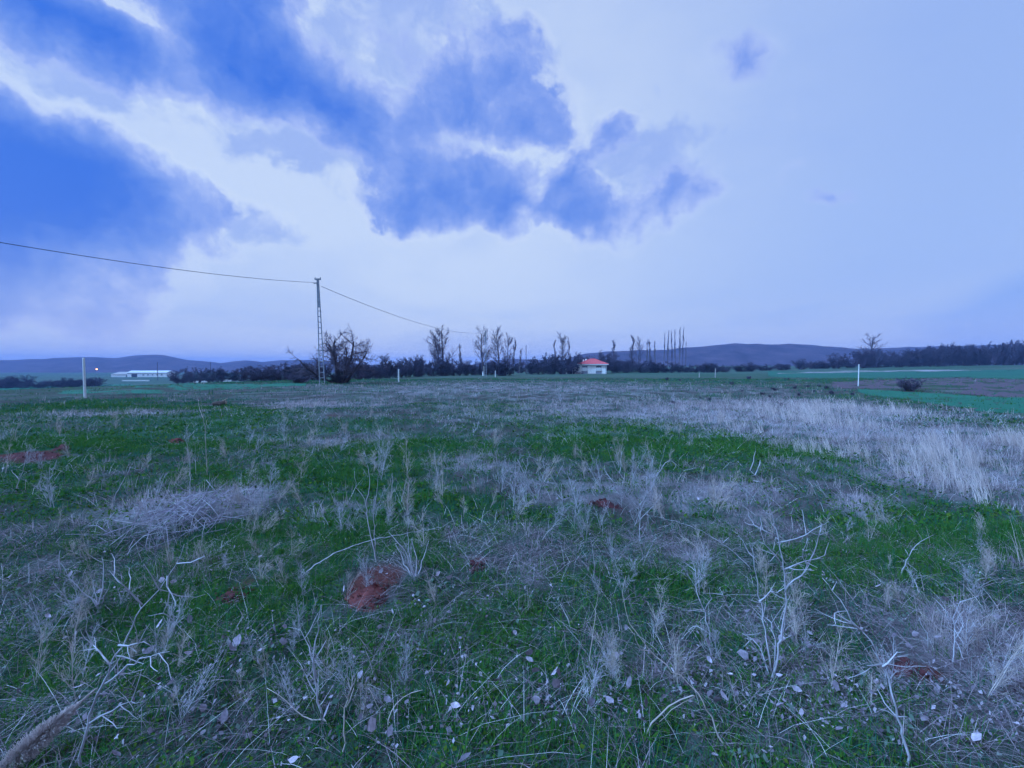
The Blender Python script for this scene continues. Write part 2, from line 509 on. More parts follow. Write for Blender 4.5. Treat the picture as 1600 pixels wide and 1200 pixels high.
def cover(x, y):
    g = field(GREEN, x, y); dr = field(DRY, x, y); t = field(TALL, x, y); l = field(LITTER, x, y); rd = field(REDS, x, y, .25)
    x = np.asarray(x, float); y = np.asarray(y, float)
    crop = in_crop(x, y)
    n = fbm(np.asarray(x) * .55, np.asarray(y) * .55, 41, 4)
    n2 = fbm(np.asarray(x) * 2.1, np.asarray(y) * 2.1, 47, 3)
    r_ = np.hypot(x, y); nr = 1 - ss(6, 16, r_)
    n3 = fbm(x * 5.5, y * 5.5, 53, 2)
    g = np.clip(g * 1.0 + (n - .45) * 1.2 + (n2 - .5) * .9 + (n3 - .5) * .9 * nr + .32 - dr * .55 - rd * .6, 0, 1)
    dr = np.clip(dr * (.45 + 1.1 * n2) + (n2 - .56) * 1.2 + (.5 - n3) * .9 * nr, 0, 1.2)
    cl = ss(.40, .58, fbm(x * .75 + 9, y * .45, 43, 3))
    t = t * (.10 + 1.15 * cl)
    dr = np.where(crop, 0, dr); t = np.where(crop, 0, t); g = np.where(crop, .55, g)
    return g, dr, np.clip(t, 0, 1.3), np.clip(l + (n2 - .5) * .6, 0, 1.2), np.clip(rd, 0, 1.2)


# ------------------------------------------------------------------ ground, fields, hills
def axis(n, span, k):
    u = np.linspace(-1, 1, n)
    return np.sinh(u * k) / math.sinh(k) * span


xs = axis(420, 2600, 8.2)
yv = np.sinh(np.linspace(0, 1, 520) * 8.0) / math.sinh(8.0)
ys = -6 + yv * 3200
ys = np.concatenate([np.linspace(-300, -8, 12), ys])
gx, gy = np.meshgrid(xs, ys)
gz = H(gx, gy)
nx, ny = len(xs), len(ys)
V = np.stack([gx.ravel(), gy.ravel(), gz.ravel()], 1)
idx = np.arange(nx * ny).reshape(ny, nx)
Q = np.stack([idx[:-1, :-1], idx[:-1, 1:], idx[1:, 1:], idx[1:, :-1]], -1).reshape(-1, 4)

mg = bpy.data.materials.new('meadow_ground'); mg.use_nodes = True
nt = mg.node_tree; N, L = nt.nodes, nt.links
bs = N['Principled BSDF']; bs.inputs['Roughness'].default_value = 1.0; bs.inputs['Specular IOR Level'].default_value = .05


def _noise(scale, detail=6, rough=.65):
    tc = N.new('ShaderNodeTexCoord'); n = N.new('ShaderNodeTexNoise'); L.new(tc.outputs['Object'], n.inputs['Vector'])
    n.inputs['Scale'].default_value = scale; n.inputs['Detail'].default_value = detail; n.inputs['Roughness'].default_value = rough
    return n.outputs['Fac']


def _mix(f, a, b):
    n = N.new('ShaderNodeMix'); n.data_type = 'RGBA'
    if isinstance(f, float): n.inputs[0].default_value = f
    else: L.new(f, n.inputs[0])
    for k, v in ((6, a), (7, b)):
        if isinstance(v, tuple): n.inputs[k].default_value = (*v, 1)
        else: L.new(v, n.inputs[k])
    return n.outputs[2]


def _range(v, a, b):
    n = N.new('ShaderNodeMapRange'); L.new(v, n.inputs[0]); n.inputs[1].default_value = a; n.inputs[2].default_value = b
    return n.outputs[0]


def _m(op, a, b):
    n = N.new('ShaderNodeMath'); n.operation = op; n.use_clamp = True
    for i, v in enumerate((a, b)):
        if isinstance(v, (int, float)): n.inputs[i].default_value = v
        else: L.new(v, n.inputs[i])
    return n.outputs[0]


ca = N.new('ShaderNodeAttribute'); ca.attribute_name = 'cover'
sp = N.new('ShaderNodeSeparateColor'); L.new(ca.outputs['Color'], sp.inputs[0])
fine = _noise(38.0); medn = _noise(5.0); big = _noise(.6)
earth = _mix(_range(fine, .35, .7), (.040, .034, .036), (.105, .088, .085))
greenc = _mix(_range(fine, .3, .7), (.014, .055, .030), (.036, .120, .062))
dryc = _mix(_range(fine, .3, .7), (.16, .15, .17), (.46, .42, .45))
c0 = _mix(_m('MULTIPLY', _m('ADD', sp.outputs[0], _m('SUBTRACT', medn, .45)), 1.0), earth, greenc)
c1 = _mix(_m('MULTIPLY', _m('ADD', _m('MULTIPLY', sp.outputs[1], .9), _m('SUBTRACT', medn, .55)), 1.0), c0, dryc)
redc = _mix(_range(fine, .3, .7), (.07, .030, .028), (.15, .052, .042))
c2 = _mix(_range(_m('ADD', sp.outputs[2], _m('SUBTRACT', fine, .5)), .4, .6), c1, redc)
L.new(c2, bs.inputs['Base Color'])
bp = N.new('ShaderNodeBump'); bp.inputs['Strength'].default_value = .8; bp.inputs['Distance'].default_value = .03
L.new(fine, bp.inputs['Height']); L.new(bp.outputs[0], bs.inputs['Normal'])

gm = mk_mesh('ground', V, Q, mg, True)
g_, d_, t_, l_, r_ = cover(V[:, 0], V[:, 1])
rr = np.hypot(V[:, 0], V[:, 1])
far = ss(60, 130, rr)
g_ = g_ * (1 - far) + far * (.85 + .3 * (fbm(V[:, 0] * .02, V[:, 1] * .02, 61) - .5))
d_ = np.maximum(d_, t_ * .8) * (1 - far) + far * .25 * fbm(V[:, 0] * .03, V[:, 1] * .03, 63)
attr = gm.color_attributes.new('cover', 'FLOAT_COLOR', 'POINT')
attr.data.foreach_set('color', np.stack([g_, np.clip(d_, 0, 1), np.clip(r_, 0, 1), np.ones_like(g_)], 1).astype(np.float32).ravel())
tag(link('ground', gm), 'uneven meadow ground with thin grass and reddish bare soil', 'ground', kind='structure')


def strip(name, near, farp, mat, label, cat='field', lift=.05, n=420, m=10):
    """a field draped on the ground between a near and a far edge (picture points on the ground)"""
    A = [ground(*p) for p in near]; Bf = [ground(*p) for p in farp]

    def samp(P, u):
        k = u * (len(P) - 1); i = min(int(k), len(P) - 2); f = k - i
        return P[i].lerp(P[i + 1], f)
    V = []
    for j in range(m + 1):
        for i in range(n + 1):
            p = samp(A, i / n).lerp(samp(Bf, i / n), j / m)
            j_ = float(fbm(p.x * .9, p.y * .9, 71, 4)) - .5
            if j in (0, m): p.y += j_ * p.y * .10
            V.append((p.x, p.y, float(H(p.x, p.y)) + lift))
    FIELDS.append(np.array([(p.x, p.y) for p in A] + [(p.x, p.y) for p in Bf[::-1]]))
    I = np.arange((n + 1) * (m + 1)).reshape(m + 1, n + 1)
    Fq = np.stack([I[:-1, :-1], I[:-1, 1:], I[1:, 1:], I[1:, :-1]], -1).reshape(-1, 4)
    return tag(link(name, mk_mesh(name, np.array(V), Fq, mat, True)), label, cat, kind='structure')


M['crop'] = material('green_crop', (.014, .115, .070), .9, (.020, .145, .090), .25, bump=.3)
M['crop_far'] = material('bluish_green_crop', (.012, .105, .070), .9, (.018, .125, .080), .12)
M['plough'] = material('ploughed_earth', (.115, .075, .095), .95, (.085, .075, .09), .5)
M['stubble'] = material('pale_dry_margin', (.34, .30, .32), .95, (.03, .10, .06), .10, mid=(.42, .58))
strip('crop_field', [(-160, 650), (60, 625), (200, 617), (330, 609), (478, 603)], [(-160, 607), (60, 604), (200, 600), (330, 601), (478, 599)], M['crop'],
      'flat green crop field beyond the white post at the left', lift=.012)
strip('crop_field', [(1340, 613), (1400, 622), (1480, 634), (1620, 650), (1760, 664)], [(1340, 608), (1400, 611), (1480, 616), (1620, 623), (1760, 630)], M['crop'],
      'green grass strip before the ploughed field at the right', lift=.012)
strip('ploughed_field', [(1300, 606), (1420, 609), (1500, 615), (1620, 623), (1760, 630)], [(1300, 596), (1420, 592), (1500, 590), (1620, 596), (1760, 602)], M['plough'],
      'purplish brown ploughed field behind the round shrub', lift=.012)
strip('crop_field', [(1200, 588), (1300, 592), (1420, 591), (1500, 589), (1620, 595), (1760, 601)], [(1200, 580), (1300, 581), (1420, 580), (1500, 579), (1620, 577), (1760, 576)], M['crop_far'],
      'bluish green field behind the ploughed earth', lift=.012)
strip('field_margin', [(1215, 584), (1300, 582.5), (1420, 580.5), (1535, 579)], [(1215, 583), (1300, 580), (1420, 578), (1535, 577.6)], M['stubble'],
      'narrow pale dry grass margin between the right fields', lift=.03)

mh_ = material('scrub_hillside', (.040, .034, .055), .95, (.095, .070, .100), .035, detail=9, mid=(.36, .66))
mh2 = material('bare_hill_earth', (.22, .12, .09), .95, (.12, .08, .08), .05)


def hill(name, sky, dist, depth, label, base=-14, rough=1.0, seed=0):
    px = np.array([p[0] for p in sky], float); py = np.array([p[1] for p in sky], float)
    n, m = 220, 30
    u = np.linspace(px[0], px[-1], n); v = np.interp(u, px, py)
    v = v + (fbm(u * .06, u * 0 + seed, 81 + seed, 3) - .5) * 1.6
    V = []
    for j in range(m + 1):
        t = j / m
        f = math.sin(min(t / .6, 1) * math.pi / 2) ** 1.3 if t <= .6 else math.cos((t - .6) / .4 * math.pi / 2) ** 1.2
        for i in range(n):
            d = ray(u[i], HOR)
            dd = dist + (t - .6) * depth
            top = EYE + (HOR - v[i]) / F * dist
            x, y = d[0] * dd, dd
            z = base + (top - base) * f
            if t < .6: z += (float(fbm(x * .012, y * .012, 91 + seed, 4)) - .5) * 9 * rough * math.sin(t / .6 * math.pi)
            V.append((x, y, z))
    I = np.arange(n * (m + 1)).reshape(m + 1, n)
    Fq = np.stack([I[:-1, :-1], I[:-1, 1:], I[1:, 1:], I[1:, :-1]], -1).reshape(-1, 4)
    return tag(link(name, mk_mesh(name, np.array(V), Fq, mh_, True)), label, 'hill', kind='structure')


hill('hill', [(-420, 566), (-200, 562), (0, 563), (60, 561), (100, 559), (150, 558), (180, 560), (205, 556.5), (230, 554.5), (260, 556), (290, 562), (345, 567), (385, 563), (410, 566), (440, 563.5), (490, 562.5), (545, 567), (610, 572), (680, 577), (720, 582)],
     960, 420, 'long dark scrubby hill range along the left horizon', seed=1)
hill('hill', [(640, 582), (690, 575), (735, 570), (770, 563), (800, 560.5), (830, 562), (870, 563), (960, 569), (1050, 578)], 800, 260, 'low rounded hill behind the poplars and the house', seed=4)
hill('hill', [(800, 582), (860, 570), (905, 554), (940, 550), (1000, 547.5), (1040, 547), (1065, 544), (1100, 541), (1145, 537), (1200, 538), (1250, 538), (1290, 541), (1340, 545.5), (1400, 543), (1480, 541), (1600, 539), (1760, 537), (2000, 541)],
     740, 330, 'broad flat-topped bluish hill behind the house and right fields', seed=9)


# ------------------------------------------------------------------ house, barn, sheds
def house():
    dep = 145
    o = onground(926, dep); s = dep / F
    root = empty('house', o, R(-6))
    tag(root, 'small white house with a red hipped roof before dark bushes', 'house')
    w, dp, h = 9.2, 7.6, 3.15
    MB().box(-w / 2, w / 2, 0, dp, -.4, h).build('wall', M['plaster'], root)
    ov = .55
    m = MB(); a = (-w / 2 - ov, -ov); b = (w / 2 + ov, dp + ov); zt = h + 1.95
    p = [(a[0], a[1], h + .12), (b[0], a[1], h + .12), (b[0], b[1], h + .12), (a[0], b[1], h + .12), (-.5, dp / 2, zt), (.9, dp / 2, zt)]
    m.quad([p[0], p[1], p[5], p[4]]); m.quad([p[1], p[2], p[5]]); m.quad([p[2], p[3], p[4], p[5]]); m.quad([p[3], p[0], p[4]])
    rf = m.build('roof', M['roof_red'], root)
    for q, w_ in ((0, 4), (1, 5), (2, 5), (3, 4)):
        MB().tube([p[q], p[w_]], .12, 6).build('ridge_cap', M['roof_red'], rf)
    MB().tube([p[4], p[5]], .13, 6).build('ridge_cap', M['roof_red'], rf)
    for i, (cx, cy, hh) in enumerate(((-2.9, 3.2, 1.7), (-1.9, 4.6, 1.9))):
        c = MB().box(cx - .28, cx + .28, cy - .28, cy + .28, h + .6, h + hh).build('chimney', M['plaster'], rf)
    fa = MB()
    fa.box(a[0], b[0], a[1] - .03, a[1] + .02, h - .13, h + .13); fa.box(b[0] - .02, b[0] + .03, a[1] + .02, b[1], h - .13, h + .13)
    fa.box(a[0] - .03, a[0] + .02, a[1] + .02, b[1], h - .13, h + .13); fa.box(a[0], b[0], b[1] - .02, b[1] + .03, h - .13, h + .13)
    fa.build('fascia', M['white_paint'], root)
    MB().box(a[0] + .05, b[0] - .05, a[1] + .05, b[1] - .05, h + .004, h + .1).build('soffit', M['white_paint'], root)
    for cx in (-2.6, 2.0):
        wn = MB().box(cx - .95, cx + .95, -.06, .0, 1.0, 2.75).build('window', M['white_paint'], root)
        MB().box(cx - .85, cx + .85, -.075, -.062, 2.15, 2.68).build('pane', M['pane'], wn)
        MB().box(cx - .85, cx + .85, -.10, -.062, 1.08, 2.12).build('roller_shutter', M['white_paint'], wn)
        MB().box(cx - 1.05, cx + 1.05, -.16, .0, .92, .995).build('sill', M['concrete'], wn)
        MB().box(cx - .95, cx + .95, -.05, .0, .0, .88).build('panel', M['metal'], root)
    MB().box(-w / 2 - .04, w / 2 + .04, -.045, dp + .04, -.5, .12).build('plinth', M['concrete'], root)
    MB().tube([(w / 2 - .25, -.14, .1), (w / 2 - .25, -.14, h - .1)], .07, 8).build('downpipe', M['metal'], root)
    # lean-to porch
    m = MB(); m.quad([(-w / 2 - 4.6, -.4, 2.0), (-w / 2 - .02, -.4, 2.75), (-w / 2 - .02, 4.4, 2.75), (-w / 2 - 4.6, 4.4, 2.0)]); m.quad([(-w / 2 - 4.6, -.4, 1.86), (-w / 2 - 4.6, 4.4, 1.86), (-w / 2 - .02, 4.4, 2.61), (-w / 2 - .02, -.4, 2.61)])
    m.quad([(-w / 2 - 4.6, -.4, 1.86), (-w / 2 - .02, -.4, 2.61), (-w / 2 - .02, -.4, 2.75), (-w / 2 - 4.6, -.4, 2.0)]); m.quad([(-w / 2 - 4.6, 4.4, 1.86), (-w / 2 - 4.6, -.4, 1.86), (-w / 2 - 4.6, -.4, 2.0), (-w / 2 - 4.6, 4.4, 2.0)])
    m.build('porch_roof', M['metal'], root)
    MB().box(-w / 2 - 4.3, -w / 2 - 3.85, 0, .4, -.4, 1.9).build('porch_post', M['plaster'], root)
    MB().box(-w / 2 - 2.1, -w / 2 - .06, 0, 4.2, -.4, 2.2).build('porch_wall', M['plaster'], root)
    MB().box(-w / 2 - 4.3, -w / 2 - 2.15, 4.0, 4.2, -.4, 1.9).build('porch_shade_wall', M['dark'], root)  # near-black colour puts the shade of the open porch into this wall
    return root


house()


def barn():
    dep = 420; o = onground(229, dep); s = dep / F
    root = empty('barn', o, R(4)); tag(root, 'long white barn at the foot of the left hills', 'barn')
    x0, x1 = -29 * s, 29 * s
    MB().box(x0, x1, 0, 12, -2, 4.2).build('wall', M['plaster'], root)
    m = MB(); m.quad([(x0 - .5, -.6, 4.15), (x1 + .5, -.6, 4.15), (x1 + .5, 6, 6.2), (x0 - .5, 6, 6.2)]); m.quad([(x0 - .5, 6, 6.2), (x1 + .5, 6, 6.2), (x1 + .5, 12.6, 4.15), (x0 - .5, 12.6, 4.15)])
    m.quad([(x0 - .5, -.6, 4.1), (x0 - .5, 6, 6.15), (x0 - .5, 12.6, 4.1)]); m.quad([(x1 + .5, 12.6, 4.1), (x1 + .5, 6, 6.15), (x1 + .5, -.6, 4.1)])
    m.build('roof', M['white_paint'], root)
    MB().box(x0 + 4, x0 + 9, -.12, 0, -1, 3.0).build('door', M['dark'], root)
    for i in range(5):
        wx = x0 + 14 + i * 4.2
        w = MB().box(wx, wx + 1.6, -.1, 0, 1.4, 2.6).build('window', M['white_paint'], root)
        MB().box(wx + .1, wx + 1.5, -.14, -.104, 1.5, 2.5).build('pane', M['pane'], w)
    r2 = empty('storage_shed', onground(187, dep), R(4)); tag(r2, 'low whitish shed joined to the near end of the long barn', 'shed')
    MB().box(-13 * s, 12.5 * s, 0, 10, -2, 2.6).build('wall', M['plaster'], r2)
    m = MB(); m.quad([(-13.5 * s, -.5, 2.62), (12.6 * s, -.5, 2.62), (12.6 * s, 10.4, 4.9), (-13.5 * s, 10.4, 4.9)]); m.quad([(-13.5 * s, 10.4, 2.62), (-13.5 * s, 10.4, 4.9), (12.6 * s, 10.4, 4.9), (12.6 * s, 10.4, 2.62)])
    m.build('roof', M['concrete'], r2)
    MB().box(9 * s, 11 * s, -.1, 0, -.5, 2.0).build('door', M['dark'], r2)


barn()


def low_wall(px, dep, wpx, h, label):
    o = onground(px, dep); s = dep / F
    r = empty('low_wall', o); tag(r, label, 'wall')
    MB().box(-wpx / 2 * s, wpx / 2 * s, 0, .4, -1, h).build('wall_face', M['plaster'], r)
    MB().box(-wpx / 2 * s - .1, wpx / 2 * s + .1, -.08, .48, h, h + .15).build('coping', M['concrete'], r)


low_wall(211, 300, 42, .7, 'low white wall lying in the field below the barn')
low_wall(311, 175, 24, 1.0, 'low pale wall behind the round trees at the left')
low_wall(353, 172, 14, .8, 'short pale wall segment half hidden by round trees')

# floodlight glowing at the foot of the hills
lo = onground(151, 400)
lr = empty('floodlight', lo); tag(lr, 'lit orange floodlight on a mast below the left hill', 'floodlight')
lz = EYE + (HOR - 577.5) / F * 400 - lo.z
MB().tube([(0, 0, -.5), (0, 0, lz)], [.16, .1], 8).build('mast', M['metal'], lr)
MB().box(-.75, .75, -.05, .45, lz - .05, lz + .75).build('housing', M['metal'], lr)
em = bpy.data.materials.new('lamp_glow'); em.use_nodes = True
en = em.node_tree.nodes['Principled BSDF']; en.inputs['Emission Color'].default_value = (1, .36, .10, 1); en.inputs['Emission Strength'].default_value = 2.2
en.inputs['Base Color'].default_value = (.8, .6, .4, 1)
MB().box(-.68, .68, -.12, -.055, lz, lz + .7).build('lamp_glass', em, lr)


# ------------------------------------------------------------------ poles, cables, posts
def lattice_pole(px, dep, top_py, label, lean=0.0):
    o = onground(px, dep); Ht = EYE + (HOR - top_py) / F * dep - o.z
    r = empty('utility_pole', o, R(8)); r.rotation_euler = (0, R(lean), R(8))
    tag(r, label, 'utility pole', 'steel lattice poles of the power line')
    wb, wt = .21, .06
    wz = lambda z: wb + (wt - wb) * z / Ht
    for s in (-1, 1):
        MB().tube([(s * wb, 0, -.5), (s * wt, 0, Ht)], .045, 4).build('leg', M['metal'], r)
    n = 17
    rung = None
    for i in range(n):
        z = .5 + i * (Ht - .8) / n
        w = wz(z)
        MB().box(-w, w, -.03, .03, z - .03, z + .03).build('rung', M['metal'], r)
    MB().box(-wt - .03, wt + .03, -.035, .035, Ht - 2.3, Ht - .06).build('top_plate', M['metal'], r)
    arm = MB().box(-.24, .24, -.05, .05, Ht - .06, Ht + .05).build('crossarm', M['metal'], r)
    for s in (-1, 1): MB().tube([(s * .2, 0, Ht + .052), (s * .2, 0, Ht + .12), (s * .2, 0, Ht + .16)], [.03, .05, .02], 8).build('insulator', M['concrete'], arm)
    MB().box(-.34, -wt, -.03, .03, Ht - .38, Ht - .32).build('cable_bracket', M['metal'], r)
    return o, Ht


p1, h1 = lattice_pole(503, 36, 437.5, 'tall tapering lattice power pole beside the bare spreading tree', -1.4)
p2, h2 = lattice_pole(759, 98, 517, 'distant lattice power pole between the tall bare poplars')


def plain_pole(px, dep, top_py, label, rad=.11):
    o = onground(px, dep); Ht = EYE + (HOR - top_py) / F * dep - o.z
    r = empty('timber_pole', o); tag(r, label, 'pole')
    MB().tube([(0, 0, -.4), (0, 0, Ht)], [rad, rad * .75], 8).build('shaft', M['bark'], r)
    MB().tube([(0, 0, Ht), (0, 0, Ht + .12)], [rad * .95, rad * .3], 8).build('cap', M['metal'], r)


plain_pole(822, 150, 540, 'thin dark pole rising between the poplars and the house', .13)
plain_pole(246, 310, 566, 'thin far pole before the long white barn', .2)
plain_pole(329, 300, 565, 'thin far pole above the round trees at the left', .2)


def cable(a, b, sag, label, rad=.015):
    pts = [a.lerp(b, i / 40) - Vector((0, 0, 4 * sag * (i / 40) * (1 - i / 40))) for i in range(41)]
    tag(MB().tube(pts, rad, 5).build('overhead_cable', M['cable'], None), label, 'cable')


top1 = at(494, 441.5, 36); top1b = at(502, 447.5, 36); top2 = at(757, 520, 97.9)
cable(top1, Vector((-26.4, -26, 8.6)), 2.65, 'dark overhead cable from the lattice pole to the left edge')
cable(top1b, top2, 1.3, 'dark overhead cable sagging between the two lattice poles', .020)


def post(px, base_py, top_py, label, mat='white_paint', rad=.05, dep=None, lean=0):
    o = ground(px, base_py) if dep is None else onground(px, dep)
    Ht = (base_py - top_py) / F * o.y
    r = empty('boundary_post', o); r.rotation_euler = (R(lean), R(lean * .7), 0)
    tag(r, label, 'post', 'white boundary posts in the meadow')
    MB().tube([(0, 0, -.2), (0, 0, Ht * .98)], [rad, rad * .9], 8).build('shaft', M[mat], r)
    MB().tube([(0, 0, Ht * .98), (0, 0, Ht)], [rad * 1.1, rad * .5], 8).build('cap', M[mat], r)


post(133, 622, 559, 'thick white post standing at the edge of the left crop field', rad=.052)
post(623, 597, 577, 'short white post right of the bare spreading tree', rad=.07)
post(1341, 603, 569, 'white post before the ploughed field at the right', rad=.038)
post(774, 585, 575, 'tiny white post left of the dark round bush by the poplars', rad=.10, dep=100)
post(1118, 583, 569, 'thin pale post at the far edge of the meadow right of the house', rad=.09, dep=90, mat='concrete')
post(1093, 584, 577, 'stubby pale post near the far meadow edge right of the house', rad=.09, dep=90, mat='concrete')


# ------------------------------------------------------------------ trees
class Tree:
    def __init__(s, seed): s.r = random.Random(seed); s.segs = []
    def grow(s, p, d, L, r, lvl, P):
        n = P['n'][lvl]; rnd = s.r
        for i in range(n):
            j = Vector((rnd.uniform(-1, 1), rnd.uniform(-1, 1), rnd.uniform(-1, 1))) * P['wob'][lvl]
            d = (d + j + Vector((0, 0, P['up'][lvl]))).normalized()
            q = p + d * (L / n)
            r1 = max(r * (1 - P['taper'][lvl] / n), P['rmin'])
            s.segs.append((p, q, r, r1, lvl))
            if lvl < P['max']:
                t = (i + 1) / n
                if t > P['start'][lvl]:
                    k = P['kids'][lvl]; k = int(k) + (rnd.random() < k - int(k))
                    for _ in range(k):
                        a = rnd.uniform(0, 2 * math.pi); an = R(P['ang'][lvl]) * rnd.uniform(.7, 1.25)
                        u = d.orthogonal().normalized(); w = d.cross(u)
                        dd = d * math.cos(an) + (u * math.cos(a) + w * math.sin(a)) * math.sin(an)
                        LL = L * P['ratio'][lvl] * (1 - P['shrink'][lvl] * t) * rnd.uniform(.7, 1.2)
                        b = p.lerp(q, rnd.random())
                        s.grow(b, dd, LL, max(r1 * P['rr'], P['rmin']), lvl + 1, P)
            p, r = q, r1
    def meshes(s, name, split, mats):
        A = [x for x in s.segs if x[4] <= split]; B = [x for x in s.segs if x[4] > split]
        out = []
        for part, S_, sides, mt in (('trunk', A, 6, mats[0]), ('crown', B, 3, mats[1])):
            V, Fq = seg_tubes([x[0] for x in S_], [x[1] for x in S_], [x[2] for x in S_], [x[3] for x in S_], sides)
            out.append((part, mk_mesh(name + '_' + part, V, Fq, mt)))
        return out


def place_tree(name, parts, loc, label, cat='tree', group=None, sc=(1, 1, 1), rz=0):
    r = empty(name, loc, rz, sc); tag(r, label, cat, group)
    for n, me in parts:
        q = link(n, me, r)
        if n in ('stems', 'twigs', 'crown', 'side_branches'): q['kind'] = 'stuff'
    return r


# the spreading bare tree beside the pole
T = Tree(5)
Pm = dict(n=[5, 8, 6, 5, 3], wob=[.12, .20, .26, .28, .3], up=[.1, .03, .02, .02, .02], taper=[.3, .85, .7, .7, .6], rmin=.008, max=4, start=[2, .30, .15, .1, 1],
          kids=[0, 1.55, 1.7, 1.5, 0], ang=[40, 52, 52, 46, 40], ratio=[1, .52, .52, .5, .5], shrink=[0, .35, .3, .3, 0], rr=.62)
for (bx, dx, dy, dz, L_, r_) in ((.12, .36, .1, .95, 3.9, .17), (-.14, -.30, .0, .95, 3.8, .17), (.24, .95, -.2, .72, 3.9, .12), (-.24, -1.0, -.15, .68, 3.8, .12), (.0, .05, .4, 1.0, 3.8, .13), (.1, .6, -.5, .9, 3.4, .1), (-.1, -.6, .5, .8, 3.4, .1)):
    T.grow(Vector((bx, 0, -.15)), Vector((dx, dy, dz)).normalized(), L_, r_, 1, Pm)
place_tree('bare_tree', T.meshes('bare_tree', 1, (M['bark'], M['twig'])), onground(531, 37.5), 'wide bare dark tree with crooked limbs beside the lattice pole', sc=(.95, .95, 1.03))

# oval bare poplars, unit height 1
PP = dict(n=[11, 6, 4, 3], wob=[.04, .10, .14, .2], up=[.05, .13, .10, .06], taper=[.85, .7, .7, .6], rmin=.0014, max=3, start=[.26, .2, .2, 1],
          kids=[2.2, 1.9, 1.5, 0], ang=[50, 36, 36, 30], ratio=[.40, .46, .5, .5], shrink=[.50, .3, .3, 0], rr=.6)
pop = []
for sdd in (1, 2, 3):
    t = Tree(20 + sdd); t.grow(Vector((0, 0, 0)), Vector((0, 0, 1)), 1.0, .019, 0, PP); pop.append(t.meshes('poplar', 0, (M['bark'], M['twig'])))
t = Tree(29); t.grow(Vector((0, 0, 0)), Vector((0, 0, 1)), 1.0, .017, 0, PP); t.grow(Vector((.02, 0, .1)), Vector((.22, 0, 1)).normalized(), .8, .014, 0, PP); pop.append(t.meshes('poplar', 0, (M['bark'], M['twig'])))
PS = dict(PP); PS.update(ang=[18, 16, 20, 20], ratio=[.26, .4, .5, .5], kids=[2.6, 1.6, 1.0, 0], rmin=.0013, up=[.05, .3, .2, .1], shrink=[.5, .3, .3, 0])
slim = []
for sdd in (1, 2, 3):
    t = Tree(40 + sdd); t.grow(Vector((0, 0, 0)), Vector((0, 0, 1)), 1.0, .0075, 0, PS); slim.append(t.meshes('slim_poplar', 0, (M['bark'], M['twig'])))
slim_p = []
for sdd in (1, 2):
    t = Tree(50 + sdd); t.grow(Vector((0, 0, 0)), Vector((0, 0, 1)), 1.0, .013, 0, PS); slim_p.append(t.meshes('pale_poplar', 0, (M['twig_pale'], M['twig_pale'])))

# (px, depth, top row, kind, width factor, label)
for (px, dep, top, kind, wf, lab) in [
    (692, 125, 513, pop[3], 1.0, 'large double-stemmed bare poplar left of the far lattice pole'),
    (721, 150, 539, slim_p[0], 1.5, 'faint pale bare tree right of the large double-stemmed poplar'),
    (755, 118, 518, pop[1], .85, 'bare poplar with a whitened trunk directly beside the far lattice pole'),
    (779, 128, 518, pop[2], .85, 'tall bare poplar just right of the far lattice pole'),
    (793, 132, 527, pop[0], .7, 'rounded bare poplar between two others right of the far pole'),
    (802, 135, 533, slim[0], 1.3, 'narrow bare tree at the right end of the poplar group'),
    (811, 150, 546, slim_p[1], 1.3, 'small faint tree beside the thin dark pole'),
    (878, 142, 526, pop[0], .8, 'bare poplar rising behind the dark bushes left of the house'),
    (890, 146, 536, slim[1], 1.2, 'smaller bare stem close behind the poplar left of the house'),
    (866, 144, 534, slim[2], 1.2, 'thin bare stem left of the poplar by the house'),
    (961, 250, 534, slim[1], 1.9, 'small bare tree on the slope right behind the house roof'),
    (989, 240, 527, slim[2], 1.8, 'pair-like upright bare tree right of the house'),
    (998, 245, 531, pop[2], .6, 'bushy bare tree touching the upright one right of the house'),
    (1010, 300, 533, slim_p[0], 1.0, 'faint thin poplar left of the slender row'),
    (1017, 300, 532, slim_p[1], 1.0, 'faint second thin poplar left of the slender row'),
    (1024, 300, 534, slim_p[0], .9, 'faint third thin poplar left of the slender row'),
    (1355, 215, 526, pop[1], 1.2, 'round-headed bare tree above the bushes at the right'),
    (603, 118, 556, pop[0], 1.5, 'small bare tree above the hedge right of the spreading tree'),
    (650, 122, 557, pop[2], 1.4, 'small bare tree in the hedge left of the double-stemmed poplar'),
]:
    o = onground(px, dep); Ht = EYE + (HOR - top) / F * dep - o.z
    Ht *= .94
    last = place_tree('poplar_tree', kind, o, lab, 'tree', 'bare trees along the back of the meadow', (Ht * wf * 1.35, Ht * wf * 1.35, Ht), random.uniform(0, 6))
    if 'whitened' in lab: lime = (last, Ht, wf * 1.35)
ords = ['leftmost', 'second from the left', 'third from the left', 'middle', 'third from the right', 'second from the right', 'rightmost']
for k, (px, top) in enumerate(((1037, 526), (1043, 522), (1050, 524), (1055, 521), (1061, 518), (1066, 520), (1071, 537))):
    o = onground(px, 330); Ht = EYE + (HOR - top) / F * 330 - o.z
    place_tree('slender_poplar', (slim_p + slim)[k % 3], o, ords[k] + ' of the seven slender poplars standing before the broad hill', 'tree', 'row of seven slender poplars', (Ht * .75, Ht * .75, Ht), k * 1.3)
# the whitened lower trunk of one poplar
hh_, wf_ = lime[1], lime[2]
MB().tube([(0, 0, 0), (0, 0, 1.0 / hh_), (.0, 0, 2.6 / hh_)], [.30 / hh_ / wf_, .27 / hh_ / wf_, .26 / hh_ / wf_], 8).build('limewash_band', M['white_paint'], lime[0])

